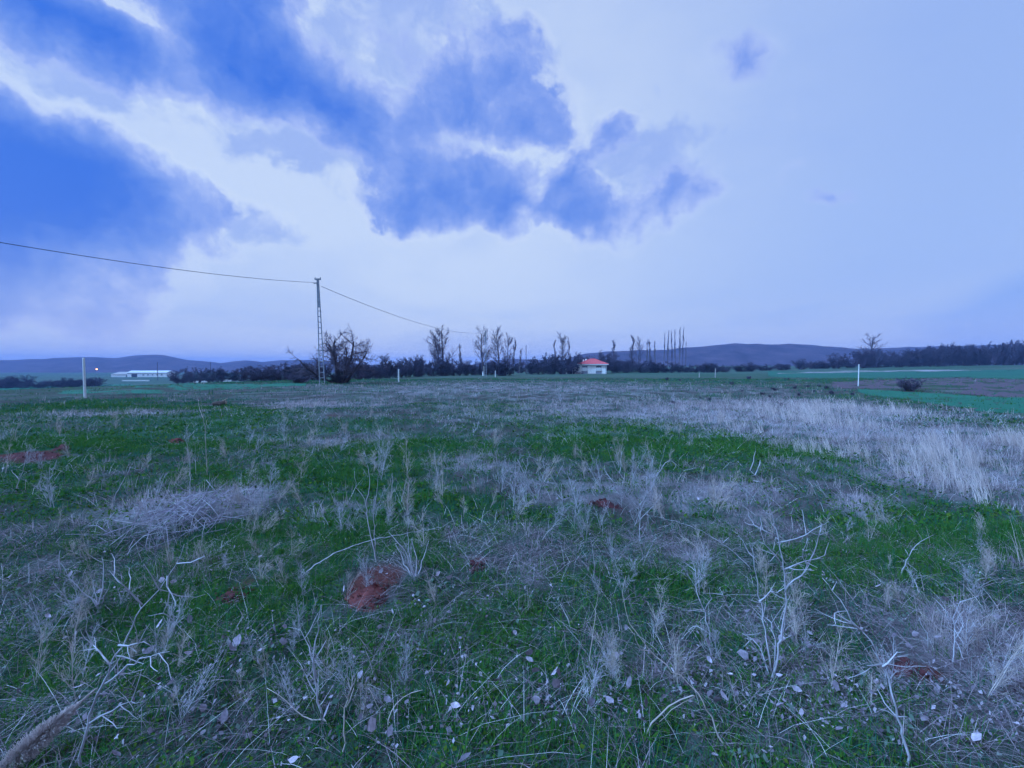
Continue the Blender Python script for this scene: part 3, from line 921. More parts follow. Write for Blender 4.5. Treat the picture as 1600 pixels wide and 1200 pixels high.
# thickets: unit width and height
PB = dict(n=[4, 4, 3, 2], wob=[.22, .3, .35, .3], up=[.08, .06, .05, 0], taper=[.5, .6, .6, .5], rmin=.0055, max=3, start=[.1, .1, .1, 1],
          kids=[2.2, 1.9, 1.6, 0], ang=[42, 50, 55, 40], ratio=[.52, .55, .6, .5], shrink=[.3, .3, .3, 0], rr=.6)
bush = []
for sdd in range(6):
    t = Tree(70 + sdd); rr_ = random.Random(sdd)
    for k in range(9):
        a = rr_.uniform(0, 6.28); lean = rr_.uniform(.05, .75)
        t.grow(Vector((math.cos(a) * .12, math.sin(a) * .12, -.02)), Vector((math.cos(a) * lean, math.sin(a) * lean, 1)).normalized(), rr_.uniform(.55, .95), .016, 0, PB)
    co = np.array([x[1] for x in t.segs]); zt = np.percentile(co[:, 2], 99); xt = np.percentile(np.abs(co[:, :2]), 97)
    t.segs = [(Vector((a.x / xt / 2, a.y / xt / 2, a.z / zt)), Vector((b.x / xt / 2, b.y / xt / 2, b.z / zt)), r0, r1, l) for a, b, r0, r1, l in t.segs]
    V, Fq = seg_tubes([x[0] for x in t.segs if x[4] == 0], [x[1] for x in t.segs if x[4] == 0], [x[2] for x in t.segs if x[4] == 0], [x[3] for x in t.segs if x[4] == 0], 4)
    V2, F2 = seg_tubes([x[0] for x in t.segs if x[4] > 0], [x[1] for x in t.segs if x[4] > 0], [x[2] for x in t.segs if x[4] > 0], [x[3] for x in t.segs if x[4] > 0], 3)
    bush.append([('stems', mk_mesh('shrub_stems', V, Fq, M['bark'])), ('twigs', mk_mesh('shrub_twigs', V2, F2, M['thicket']))])

bi = 0
ORD = ['first', 'second', 'third', 'fourth', 'fifth', 'sixth', 'seventh', 'eighth', 'ninth', 'tenth', 'eleventh', 'twelfth', 'thirteenth', 'fourteenth', 'fifteenth', 'sixteenth', 'seventeenth']


def shrub(px, dep, wpx, hpx, label, group, kind=None, name='bare_shrub', sink=0.0):
    global bi
    o = onground(px, dep); s = dep / F
    o.z -= sink * s
    place_tree(name, bush[(bi if kind is None else kind) % 6], o, label, 'shrub', group, (wpx * s, max(wpx * s * .8, 1.0), hpx * s * .80), bi * 1.7)
    bi += 1


for k, (px, w, h) in enumerate(((-14, 44, 18), (8, 36, 19), (36, 26, 21), (62, 32, 12), (90, 34, 12), (116, 36, 15), (142, 36, 15))):
    shrub(px, 200, w * 1.2, h * 1.15, ORD[k] + ' low dark shrub from the left edge in the far left hedge', 'hedge at the far left')
for (px, d, w, h, lab) in ((280, 150, 30, 23, 'dark round tree leftmost of the cluster before the far hill'), (306, 158, 26, 27, 'tallest round tree of the cluster before the far hill'),
                           (328, 152, 20, 18, 'small shrub between the round trees at the left'), (345, 150, 24, 24, 'dark round tree third of the cluster at the left'), (371, 152, 36, 23, 'broad dark round tree at the right end of the left cluster'), (398, 155, 22, 24, 'dark shrub edging the hedge left of the lattice pole')):
    shrub(px, d, w * 1.15, h * 1.1, lab, 'round trees at the left', name='round_tree')
for k, (px, d, w, h) in enumerate(((405, 80, 40, 24), (425, 76, 40, 27), (446, 72, 40, 30), (466, 66, 38, 28), (484, 58, 36, 28), (500, 55, 30, 27))):
    shrub(px, d, w * 1.25, h * 1.15, ORD[k] + ' dark shrub from the left in the hedge left of the lattice pole', 'hedge left of the lattice pole')
shrub(528, 37.2, 30, 26, 'very dark dense shrub around the foot of the spreading tree', 'shrubs at the foot of the tree', 2)
shrub(541, 38.5, 22, 26, 'dark shrub on the right of the foot of the spreading tree', 'shrubs at the foot of the tree', 4)
shrub(470, 42, 40, 16, 'low tangled shrub left of the foot of the lattice pole', 'shrubs at the foot of the tree', 1)
for k, (px, d, w, h) in enumerate(((558, 70, 36, 27), (574, 80, 34, 29), (590, 95, 30, 24), (605, 100, 30, 34), (622, 105, 26, 28), (638, 110, 30, 32), (656, 112, 28, 34), (674, 118, 30, 32), (694, 118, 32, 32), (714, 120, 32, 28), (732, 122, 30, 26), (748, 124, 26, 22), (764, 128, 24, 22))):
    shrub(px, d, w * 1.25, h * 1.1, ORD[k] + ' bare shrub from the spreading tree in the hedge towards the far lattice pole', 'hedge along the back of the meadow')
shrub(789, 116, 44, 29, 'dense dark rounded bush below the poplars right of the far pole', 'dense dark bushes', 3)
shrub(783, 114, 30, 26, 'dark low bush overlapping the rounded bush by the far pole', 'dense dark bushes', 0)
shrub(812, 165, 26, 20, 'hazy low bush at the foot of the thin dark pole', 'dense dark bushes', 5)
for k, (px, d, w, h) in enumerate(((832, 138, 28, 24), (846, 136, 30, 30), (862, 140, 30, 34), (878, 138, 30, 30), (893, 146, 30, 30))):
    shrub(px, d, w * 1.2, h * 1.1, ORD[k] + ' thicket shrub from the thin pole towards the house', 'thicket left of the house')
shrub(908, 162, 36, 36, 'dark tree-high bush behind the chimneys of the house', 'bushes behind the house')
shrub(935, 165, 44, 40, 'large dark domed bush behind the red roof', 'bushes behind the house', 3)
for k, (px, w, h) in enumerate(((962, 36, 22), (982, 32, 22), (1003, 34, 20), (1024, 30, 18), (1046, 32, 18))):
    shrub(px, 172, w * 1.25, h * 1.15, ORD[k] + ' dark low hedge shrub right of the house', 'hedge right of the house')
for k, (px, d, w, h) in enumerate(((1066, 178, 24, 13), (1084, 176, 22, 13), (1101, 172, 22, 17), (1117, 172, 18, 16), (1132, 176, 20, 11), (1155, 182, 20, 13), (1174, 182, 22, 16), (1196, 195, 26, 11), (1224, 200, 28, 11))):
    shrub(px, d, w * 1.25, h * 1.1, ORD[k] + ' small dark bush from the left on the field edge below the broad hill', 'bushes along the far field edge')
for (px, d, w, h, lab) in ((1252, 205, 24, 18, 'round dark bush standing out before the broad hill'), (1272, 210, 24, 12, 'low bush right of the round dark bush before the hill'), (1290, 210, 26, 13, 'low bush left of the greenish tree before the hill'),
                           (1306, 205, 28, 26, 'bushy tree before the right end of the broad hill'), (1328, 212, 26, 15, 'low bush left of the right-hand wood')):
    shrub(px, d, w * 1.2, h * 1.1, lab, 'bushes along the far field edge')
for k, (px, h) in enumerate(((1352, 30), (1370, 30), (1388, 26), (1404, 22), (1422, 28), (1440, 32), (1458, 30), (1476, 35), (1494, 36), (1512, 33), (1530, 33), (1548, 37), (1566, 38), (1584, 42), (1602, 42), (1622, 42), (1645, 40))):
    shrub(px, 198 + (k % 3) * 7, 36, h * 1.12, ORD[k] + ' dark tree from the left along the front of the right wood', 'wood edge at the right', name='wood_tree')
    if k % 2 == 0: shrub(px + 8, 225, 40, h * 1.05, 'dark tree behind the ' + ORD[k] + ' front tree of the right wood', 'wood edge at the right', name='wood_tree')
o = ground(1420, 611)
place_tree('round_shrub', bush[3], o, 'single dark round shrub on the ploughed field edge at the right', 'shrub', None, (30 * o.y / F, 30 * o.y / F, 20 * o.y / F))

# log lying in the meadow
o = ground(343, 634)
lr = empty('fallen_log', o, R(12)); tag(lr, 'short dark log lying in the grass right of the white post', 'log')
w = 9 * o.y / F
MB().tube([(-w, 0, .06), (-w * .4, .02, .09), (w * .4, -.02, .10), (w, 0, .12)], [.08, .1, .095, .085], 9).build('bark', M['log'], lr)
MB().tube([(w, 0, .12), (w + .015, 0, .1205)], [.08, .078], 9).build('cut_face', M['logcut'], lr)
MB().tube([(w * .5, 0, .18), (w * 1.1, .1, .28)], [.03, .012], 6).build('branch_stub', M['logcut'], lr)


# ------------------------------------------------------------------ red soil mounds
def mound(px, py, rx, ry, h, mat, label):
    dep = EYE * F / (py - HOR); o = ground(px, py)
    a = rx * o.y / F; b = max(.1, ry * o.y * o.y / (EYE * F) * .7)
    n, m = 30, 9; V = [(0, 0, h)]; Fs = []
    sd_ = int(px)
    for j in range(1, m + 1):
        t = j / m
        for i in range(n):
            an = 2 * math.pi * i / n
            wob = .75 + .5 * float(vnoise(math.cos(an) * 1.7 + 5, math.sin(an) * 1.7 + sd_, 3))
            x = math.cos(an) * a * t * wob; y = math.sin(an) * b * t * wob
            z = h * (1 - t * t) + (float(fbm(x * 16 + sd_, y * 16, 13, 3)) - .5) * .075 * (1 - t * .5)
            V.append((x, y, z + float(H(o.x + x, o.y + y)) - o.z - .035 * t + .012))
    for i in range(n): Fs.append((0, 1 + i, 1 + (i + 1) % n))
    for j in range(m - 1):
        for i in range(n):
            q = 1 + j * n; Fs.append((q + i, q + n + i, q + n + (i + 1) % n, q + (i + 1) % n))
    me = bpy.data.meshes.new('soil_mound'); me.from_pydata(V, [], Fs); me.materials.append(mat); me.update()
    me.polygons.foreach_set('use_smooth', np.ones(len(Fs), bool))
    r = empty('soil_mound', o, 0, (1, 1, 1)); tag(r, label, 'soil mound', 'bare soil mounds in the meadow')
    link('heap', me, r)
    rr_ = random.Random(sd_)
    clod = MB()
    ph = [rr_.uniform(.6, 1.2) for _ in range(6)]
    s = .010
    clod.tube([(0, 0, -s), (0, 0, -s * .5 * ph[0]), (s * .2, 0, s * .4), (0, 0, s * .9)], [s * .5, s * ph[1], s * .9 * ph[2], s * .3], 6)
    cm = bpy.data.meshes.new('clod'); cm.from_pydata(clod.v, [], clod.f); cm.materials.append(mat)
    for k in range(16):
        an = rr_.uniform(0, 6.28); q = rr_.uniform(.1, 1.0) ** .6
        x = math.cos(an) * a * q; y = math.sin(an) * b * q
        c = link('clod', cm, r, (x, y, h * (1 - q * q) + float(H(o.x + x, o.y + y)) - o.z + .012))
        c.rotation_euler = (rr_.uniform(0, 3), rr_.uniform(0, 3), 0); f = rr_.uniform(.5, 1.9); c.scale = (f, f * rr_.uniform(.7, 1.3), f * .8)


mound(574, 934, 38, 28, .045, M['soil'], 'bright red soil mound in the grass left of centre')
mound(48, 716, 54, 8, .06, M['soil_dark'], 'dark red bare soil heap at the left edge of the meadow')
mound(98, 703, 16, 3, .08, M['soil_dark'], 'small black-red soil hump behind the left soil heap')
mound(1410, 1050, 26, 13, .03, M['soil_dark'], 'red soil patch under the lying stem at the lower right')
mound(745, 890, 16, 7, .03, M['soil_dark'], 'small reddish soil spot right of the cut stalks')
mound(368, 932, 32, 20, .025, M['soil_dark'], 'dull red soil patch left of the bright mound')
mound(277, 690, 13, 3, .06, M['soil'], 'small far red molehill behind the brush pile')
mound(944, 788, 30, 8, .03, M['soil_dark'], 'dull reddish soil under the branching weed in the middle')


# ------------------------------------------------------------------ dry weeds placed one by one
wn = 0


def weed(name, label, stems, dep=None, rad=.0045, spines=0.0, mat='weed', cat='dry weed', group=None, twigs=0, droop=0):
    """stems: list of picture polylines; the first starts at the foot on the ground"""
    global wn
    wn += 1
    rr_ = random.Random(wn * 7)
    foot = ground(*stems[0][0])
    d0 = foot.y if dep is None else dep
    r = empty(name, foot); tag(r, label, cat, group)
    done = []
    for k, st in enumerate(stems):
        pts = []
        off = 0.0; slope = 0 if k == 0 else rr_.uniform(-.35, .35)
        start = None
        for i, p in enumerate(st):
            dd = d0
            w = at(p[0], p[1], d0)
            if start is None: start = w
            w = at(p[0], p[1], d0 + slope * (w - start).length)
            pts.append(w - foot)
        if k == 0 and pts: pts[0].z -= .03
        # smooth resampling with a little kinkiness
        fine = []
        for i in range(len(pts) - 1):
            L_ = (pts[i + 1] - pts[i]).length; n = max(2, int(L_ / .035))
            pa_ = pts[i - 1] if i else pts[i] * 2 - pts[i + 1]; pb_ = pts[i + 2] if i + 2 < len(pts) else pts[i + 1] * 2 - pts[i]
            for j in range(n):
                t_ = j / n
                q = (pts[i] * 2 + (pts[i + 1] - pa_) * t_ + (pa_ * 2 - pts[i] * 5 + pts[i + 1] * 4 - pb_) * t_ ** 2 + (pts[i] * 3 - pa_ - pts[i + 1] * 3 + pb_) * t_ ** 3) * .5
                if not (i == 0 and j == 0): q = q + Vector((rr_.gauss(0, 1), rr_.gauss(0, 1), rr_.gauss(0, 1))) * .0035
                fine.append(q)
        fine.append(pts[-1])
        ra = rad * .85 * (1.0 if k == 0 else .7)
        rads = [max(ra * (1 - .88 * i / len(fine)), .0010) for i in range(len(fine))]
        m = MB().tube(fine, rads, 5)
        ob = m.build('stem' if k == 0 else 'side_branch', M[mat], r, True)
        # thorns and short twigs sticking out of the stem
        if spines:
            S0, S1 = [], []
            for i in range(2, len(fine) - 1):
                if rr_.random() < spines:
                    t = (fine[i + 1] - fine[i - 1]).normalized()
                    u = t.orthogonal().normalized(); a = rr_.uniform(0, 6.28); u = u * math.cos(a) + t.cross(u) * math.sin(a)
                    ln = rr_.uniform(.012, .05)
                    S0.append(fine[i]); S1.append(fine[i] + (u + t * rr_.uniform(.2, 1.0)).normalized() * ln)
            if S0:
                V, Fq = seg_tubes(S0, S1, [ra * .45] * len(S0), [.0006] * len(S0), 3)
                link('spines', mk_mesh('spines', V, Fq, M[mat]), ob)['kind'] = 'stuff'
        for j in range(twigs):
            i = rr_.randrange(len(fine) // 4, len(fine)); q = fine[i]
            t = (fine[min(i + 1, len(fine) - 1)] - fine[i - 1]).normalized(); u = t.orthogonal().normalized(); a = rr_.uniform(0, 6.28); u = u * math.cos(a) + t.cross(u) * math.sin(a)
            L_ = rr_.uniform(.04, .13); P_ = [q]; dv = (u + t * .7).normalized()
            for z in range(4):
                dv = (dv + Vector((rr_.gauss(0, .15), rr_.gauss(0, .15), rr_.gauss(0, .15) + .05))).normalized(); P_.append(P_[-1] + dv * L_ / 4)
            MB().tube(P_, [ra * .5, ra * .42, ra * .35, ra * .28, .0008], 4).build('twig', M[mat], ob)
    return r


weed('spiny_weed', 'tall spiny pale dry weed with forked stems at the lower right', [
    [(1207, 1060), (1222, 985), (1228, 930), (1222, 885), (1213, 830), (1198, 780), (1187, 752), (1172, 735)],
    [(1205, 1050), (1196, 985), (1186, 930), (1179, 885), (1176, 850), (1190, 842)], [(1222, 885), (1205, 860), (1193, 842), (1188, 822)],
    [(1215, 848), (1245, 840), (1270, 828), (1285, 822)], [(1226, 925), (1240, 905), (1258, 892), (1255, 862), (1262, 842)], [(1258, 892), (1272, 865), (1284, 826)],
    [(1205, 1050), (1172, 1000), (1148, 965), (1133, 940), (1124, 918)], [(1210, 1040), (1222, 990), (1230, 945)], [(1224, 890), (1245, 882), (1288, 868)], [(1186, 940), (1205, 925), (1222, 930)], [(1208, 836), (1178, 820)],
    [(1207, 1055), (1212, 1000), (1206, 975), (1228, 940)], [(1203, 1058), (1185, 1010), (1160, 990)]], rad=.0065, spines=.8, twigs=3)
weed('leaning_weed', 'long pale knotty stem leaning across the lower left corner', [
    [(120, 1205), (140, 1120), (168, 1050), (190, 1010), (220, 950), (250, 920), (276, 880), (288, 850)], [(165, 1068), (210, 1035), (265, 1018)], [(185, 1008), (215, 1005), (236, 1009)], [(222, 945), (200, 925), (178, 900)],
    [(262, 900), (262, 930), (255, 958)], [(140, 1130), (175, 1110), (205, 1096)], [(172, 1038), (155, 1020), (146, 1008)]], rad=.0062, spines=.45, twigs=4)
weed('forked_weed', 'stubby grey forked weed above the leaning stem at the left', [[(156, 958), (148, 940), (135, 930), (112, 908), (95, 880)], [(152, 950), (160, 920), (161, 890), (159, 870)], [(156, 955), (148, 925), (145, 905)], [(135, 935), (110, 940), (85, 928)], [(155, 955), (165, 930), (172, 905)], [(95, 895), (92, 875), (94, 860)]], rad=.007, spines=.3, twigs=1)
weed('tall_weed', 'tallest thin tan weed stalk rising left of the brush pile to the field', [[(324, 745), (322, 715), (320, 670), (316, 640), (313, 620)], [(318, 655), (312, 640), (309, 622)], [(320, 670), (324, 655)]], rad=.007, mat='weed_tan', spines=.2)
weed('bent_weed', 'thin pale weed stalk standing in the brush pile', [[(298, 790), (297, 750), (296, 715), (292, 695), (288, 680)], [(296, 715), (300, 700)]], rad=.006, spines=.15)
weed('thin_weed', 'faint upright thin weed between the two pale stalks at the brush pile', [[(306, 740), (305, 710), (305, 690)]], rad=.004)
weed('hooked_weed', 'pale weed with two tips and a sharp bend left of centre', [[(588, 880), (578, 830), (572, 790), (566, 772), (556, 762), (554, 736)], [(572, 790), (578, 748), (572, 716), (570, 704)], [(586, 860), (584, 800), (591, 750), (592, 722)]], rad=.0058, spines=.2)
weed('cut_weed', 'cluster of pale cut upright stalks in the middle of the meadow', [[(650, 905), (640, 880), (628, 855), (608, 832)], [(648, 905), (640, 870), (636, 832)], [(652, 905), (662, 870), (670, 845)], [(645, 905), (632, 880), (618, 850)], [(650, 904), (650, 870), (643, 842)], [(646, 906), (620, 875)]], rad=.008, spines=.1)
weed('paired_weed', 'two short straight pale stalks right of the hooked weed', [[(626, 790), (630, 770), (635, 752)], [(605, 785), (615, 768), (624, 752)], [(612, 772), (613, 750), (614, 738)]], rad=.0055)
weed('branching_weed', 'low dry weed forking like a candelabra in the centre right', [
    [(1000, 850), (999, 815), (997, 790)], [(997, 790), (985, 765), (968, 740), (955, 715), (947, 690)], [(997, 792), (1010, 775), (1025, 745), (1040, 695)], [(985, 765), (992, 735), (990, 712)], [(1010, 775), (1012, 740), (1020, 720)],
    [(968, 740), (972, 705)], [(960, 755), (945, 735)], [(1025, 745), (1045, 720), (1068, 735)], [(997, 795), (975, 775), (962, 768)], [(1000, 812), (1020, 790), (1035, 772)]], rad=.0055, spines=.35, twigs=3)
weed('arched_weed', 'arching grey weed left of the candelabra weed', [[(880, 800), (878, 780), (868, 755), (852, 735), (835, 716), (812, 711)], [(868, 755), (850, 752)], [(852, 735), (848, 718)], [(878, 780), (868, 770)]], rad=.005, spines=.3, twigs=2)
weed('upright_weed', 'slim upright pale weed at the left of the arching weed', [[(802, 795), (804, 760), (806, 730), (806, 713)], [(804, 760), (812, 748)], [(804, 770), (796, 755)]], rad=.0048, spines=.3)
weed('side_weed', 'thin spiny weed left of the tall forked spiny weed', [[(1114, 1010), (1105, 970), (1092, 935), (1087, 905), (1083, 880), (1072, 862)], [(1108, 990), (1090, 978), (1075, 985)], [(1100, 955), (1112, 935)], [(1088, 912), (1098, 900)]], rad=.0045, spines=.45, twigs=2)
weed('fallen_weed', 'long pale stem lying diagonally at the lower right corner', [[(1425, 1200), (1412, 1150), (1398, 1095), (1385, 1050), (1365, 1015), (1345, 985), (1325, 955), (1305, 925), (1285, 903)], [(1345, 985), (1318, 965), (1304, 958)], [(1376, 1040), (1355, 1040)], [(1378, 1042), (1395, 1028), (1402, 1018)]], rad=.006, spines=.35, twigs=3)
weed('crossing_straw', 'long thin straw lying diagonally before the spiny weed', [[(1140, 1170), (1090, 1085), (1040, 1040), (1005, 1000), (985, 975), (975, 945), (978, 900)], [(1020, 1022), (1000, 1010), (982, 980)]], rad=.004, mat='weed_tan', spines=.08)
weed('folded_straw', 'folded pale straw near the bottom right of centre', [[(1006, 1150), (1020, 1130), (1045, 1105), (1080, 1087), (1086, 1092), (1050, 1110), (1030, 1128)]], rad=.005, mat='weed_tan')
weed('curved_straw', 'long curved thin stem lying across the middle left grass', [[(455, 905), (500, 878), (560, 850), (620, 836), (690, 824)]], rad=.0042, spines=.05)
weed('lying_weed', 'long thin pale twig crossing the grass left of the spiny weed', [[(1180, 890), (1150, 865), (1110, 838), (1080, 822), (1040, 810), (1008, 803)], [(1130, 848), (1138, 840)]], rad=.0045, spines=.25)
weed('leaning_stalk_weed', 'pale stalk leaning right at the left of the brush pile', [[(177, 783), (185, 765), (196, 745), (208, 722)], [(196, 745), (201, 725)]], rad=.007, spines=.1)
weed('stub_weed', 'short thick pale stalk left of the brush pile top', [[(228, 805), (229, 785), (232, 765)], [(228, 800), (222, 780)]], rad=.009)
weed('edge_weed', 'small forked weed before the dark soil heap at the left edge', [[(24, 768), (30, 750), (36, 735), (40, 716)], [(30, 750), (18, 735)], [(36, 735), (44, 705)]], rad=.006, spines=.2)
weed('blue_grey_weed', 'grey bushy weed stem standing before the bright red mound', [[(505, 1130), (495, 1080), (490, 1030), (497, 985), (502, 945)], [(494, 1060), (480, 1010), (470, 985)], [(505, 1120), (480, 1060), (468, 1035)], [(492, 1030), (510, 1000)]], rad=.006, spines=.4, twigs=3)
weed('straw_ear', 'upright straw with a feathery ear at the bottom left of centre', [[(537, 1180), (538, 1130), (543, 1090), (552, 1055)], [(543, 1090), (556, 1060)], [(541, 1105), (553, 1075)]], rad=.0045, mat='weed_tan', spines=.8)
weed('long_straw', 'bent long straw at the bottom left of centre', [[(530, 1135), (505, 1127), (475, 1118), (445, 1095), (417, 1075)]], rad=.0042, mat='weed_tan')
weed('pale_straw', 'pair of bent pale straws at the bottom centre', [[(605, 1140), (612, 1110), (630, 1090), (660, 1078)], [(592, 1180), (594, 1140), (590, 1100), (576, 1075)]], rad=.004, mat='weed_tan')
weed('straight_straw', 'nearly vertical straw right of the bottom centre', [[(920, 1040), (925, 1000), (932, 950), (938, 905)]], rad=.0038, mat='weed_tan')
weed('right_weed', 'grey spindly weed in the short grass at the lower right', [[(1490, 1040), (1492, 1000), (1490, 965), (1500, 940)], [(1492, 1000), (1505, 975)], [(1490, 980), (1478, 955)], [(1450, 1015), (1448, 990), (1436, 965)]], rad=.0048, spines=.3, twigs=3)
weed('leaning_twig_weed', 'short pale twig leaning above the short grass at the right', [[(1405, 900), (1420, 870), (1432, 850), (1460, 835)], [(1420, 870), (1414, 858)]], rad=.005, spines=.2)

# upright copies of random dry weeds over the meadow
wproto = []
for sdd in range(9):
    t = Tree(200 + sdd)
    Pw = dict(n=[8, 5, 3], wob=[.09, .16, .2], up=[.04, .10, .05], taper=[.7, .7, .6], rmin=.0009, max=2, start=[.22, .15, 1], kids=[1.6 if sdd % 3 else 2.6, 1.7, 0], ang=[44, 42, 40], ratio=[.38, .5, .5], shrink=[.4, .3, 0], rr=.65)
    for k in range(1 + sdd % 3):
        lean = .2 + .25 * (k > 0)
        t.grow(Vector((random.uniform(-.02, .02), random.uniform(-.02, .02), -.04)), Vector((random.uniform(-lean, lean), random.uniform(-lean, lean), 1)).normalized(), random.uniform(.38, .62), .0034, 0, Pw)
    A = [x for x in t.segs if x[4] == 0]; B_ = [x for x in t.segs if x[4] > 0]
    q1 = seg_tubes([x[0] for x in A], [x[1] for x in A], [x[2] for x in A], [x[3] for x in A], 5)
    q2 = seg_tubes([x[0] for x in B_], [x[1] for x in B_], [x[2] for x in B_], [x[3] for x in B_], 3)
    mt = M['weed'] if sdd % 2 else M['weed_tan']
    wproto.append([('stem', mk_mesh('weed_stem', *q1, mt)), ('side_branches', mk_mesh('weed_branches', *q2, mt))])
rw = random.Random(77)
regions = [('dry weed in the near right grass', 'dry weeds in the near right grass', 900, 1560, 820, 1130, 56), ('dry weed in the near left grass', 'dry weeds in the near left grass', 40, 700, 820, 1140, 54),
           ('dry weed in the middle of the meadow', 'dry weeds in the middle of the meadow', 380, 1150, 660, 840, 80), ('dry weed on the left of the meadow', 'dry weeds on the left of the meadow', 0, 400, 650, 800, 22),
           ('dry weed near the far meadow edge', 'far dry weeds', 480, 1250, 606, 655, 40)]
for lab, grp, x0, x1, y0, y1, cnt in regions:
    for k in range(cnt):
        px, py = rw.uniform(x0, x1), rw.uniform(y0, y1)
        p = ground(px, py)
        parts = wproto[rw.randrange(9)]
        sc = rw.uniform(.45, .95) * (1.0 if y0 < 800 else .62)
        thick = 1.0 if y0 < 800 else 1.0
        tx = rw.gauss(0, .22)
        q = wproto.index(parts)
        look = ('tan ' if q % 2 == 0 else 'grey ') + ('single-stemmed ' if q % 3 == 0 else 'two-stemmed ' if q % 3 == 1 else 'bushy three-stemmed ')
        pose = 'leaning right ' if tx > .12 else 'leaning left ' if tx < -.12 else 'upright '
        r = place_tree('dry_weed', parts, p, pose + look + lab, 'dry weed', grp, (sc, sc, sc))
        r.rotation_euler = (rw.gauss(0, .2), tx, rw.uniform(0, 6.28))
        r.rotation_mode = 'ZYX'

# dark tufts on the far pale grass
rt = random.Random(8)
for k in range(26):
    px, py = rt.choice([(rt.uniform(1030, 1260), rt.uniform(592, 640)), (rt.uniform(1240, 1340), rt.uniform(604, 628))])
    p = ground(px, py)
    s = rt.uniform(3, 7) * p.y / F
    place_tree('dark_tuft', [bush[k % 6][1]], p, 'small dark withered tuft on the pale grass right of the house', 'tuft', 'dark withered tufts', (s * 1.3, s, s * .8), k)

# ------------------------------------------------------------------ brush pile
o = ground(300, 815)
bp_ = empty('brush_pile', o); tag(bp_, 'heap of dry grey-violet twigs and stalks left of centre', 'brush pile')
rb = random.Random(4)
sx = 88 * o.y / F
for k in range(150):
    a = rb.gauss(0, .42) * sx; b = rb.gauss(0, .4) * .75
    hz = max(0, .20 * math.exp(-(a / sx) ** 2 * 1.6 - (b / .6) ** 2)) * rb.random() + .015
    th = rb.uniform(0, 3.14) if rb.random() < .4 else rb.gauss(.2, .35); ln = rb.uniform(.08, .30); el = rb.gauss(.35, .45)
    d = Vector((math.cos(th) * math.cos(el), math.sin(th) * math.cos(el), math.sin(el)))
    c = Vector((a, b, hz + float(H(o.x + a, o.y + b)) - o.z))
    bow = Vector((rb.gauss(0, .03), rb.gauss(0, .03), rb.gauss(.03, .03)))
    MB().tube([c - d * ln, c - d * ln * .3 + bow, c + d * ln * .4 + bow, c + d * ln], [.0030, .0028, .0024, .0012], 4).build('stalk', M['brush'] if k % 4 else M['weed'], bp_)

# ------------------------------------------------------------------ reed plume at the lower left corner
a_, b_ = at(-10, 1215, 1.52), at(138, 1085, 1.66)
pr = empty('reed_plume', a_); tag(pr, 'fluffy tan reed plume lying at the lower left corner', 'reed plume')
ax = b_ - a_
MB().tube([Vector((0, 0, 0)) - ax * .5, Vector((0, 0, 0)), ax * .5, ax], [.004, .004, .003, .0012], 6).build('stalk', M['weed_tan'], pr)
rp = np.random.default_rng(3); n = 5200
t = rp.random(n) ** .9; P0 = np.array(ax)[None] * t[:, None]
axn = np.array(ax.normalized()); rnd = rp.normal(size=(n, 3)); rnd -= (rnd @ axn)[:, None] * axn; rnd /= np.linalg.norm(rnd, axis=1)[:, None]
wd = .052 * np.sin(np.clip(t * 1.05 + .12, 0, 1) * math.pi) ** .8 * (1 - .35 * t) + .003
P1 = P0 + axn * (.035 * rp.random(n))[:, None] + rnd * (wd * rp.random(n) ** .5)[:, None] + np.array([0, 0, -.004])
V, Fq = seg_tubes(P0, P1, np.full(n, .0011), np.full(n, .0007), 3)
tag(link('fluff', mk_mesh('plume_fluff', V, Fq, M['plume']), pr), kind='stuff')


# ------------------------------------------------------------------ scattered ground cover (stuff)
def leaves(n, s0, s1, spread, seed, up=.5, zr=.02):
    g = np.random.default_rng(seed); V = []; Fs = []
    for i in range(n):
        s = g.uniform(s0, s1); asp = g.uniform(.5, .85); cup = g.uniform(-.25, .35)
        prof = np.array([(-1, 0, .1), (-.45, asp * .8, cup), (.25, asp, cup), (1, 0, .15), (.25, -asp, cup), (-.45, -asp * .8, cup), (0, 0, -.05)]) * s * .5
        e = Euler((g.normal(0, up), g.normal(0, up), g.uniform(0, 6.28))).to_matrix()
        p = prof @ np.array(e).T
        a = g.uniform(0, 6.28); r = spread * math.sqrt(g.random())
        p = p + np.array([math.cos(a) * r, math.sin(a) * r, s * .25 + g.random() * zr])
        q = len(V) * 7
        V.append(p); Fs += [[q + k, q + (k + 1) % 6, q + 6] for k in range(6)]
    return np.concatenate(V), [np.array(Fs)]


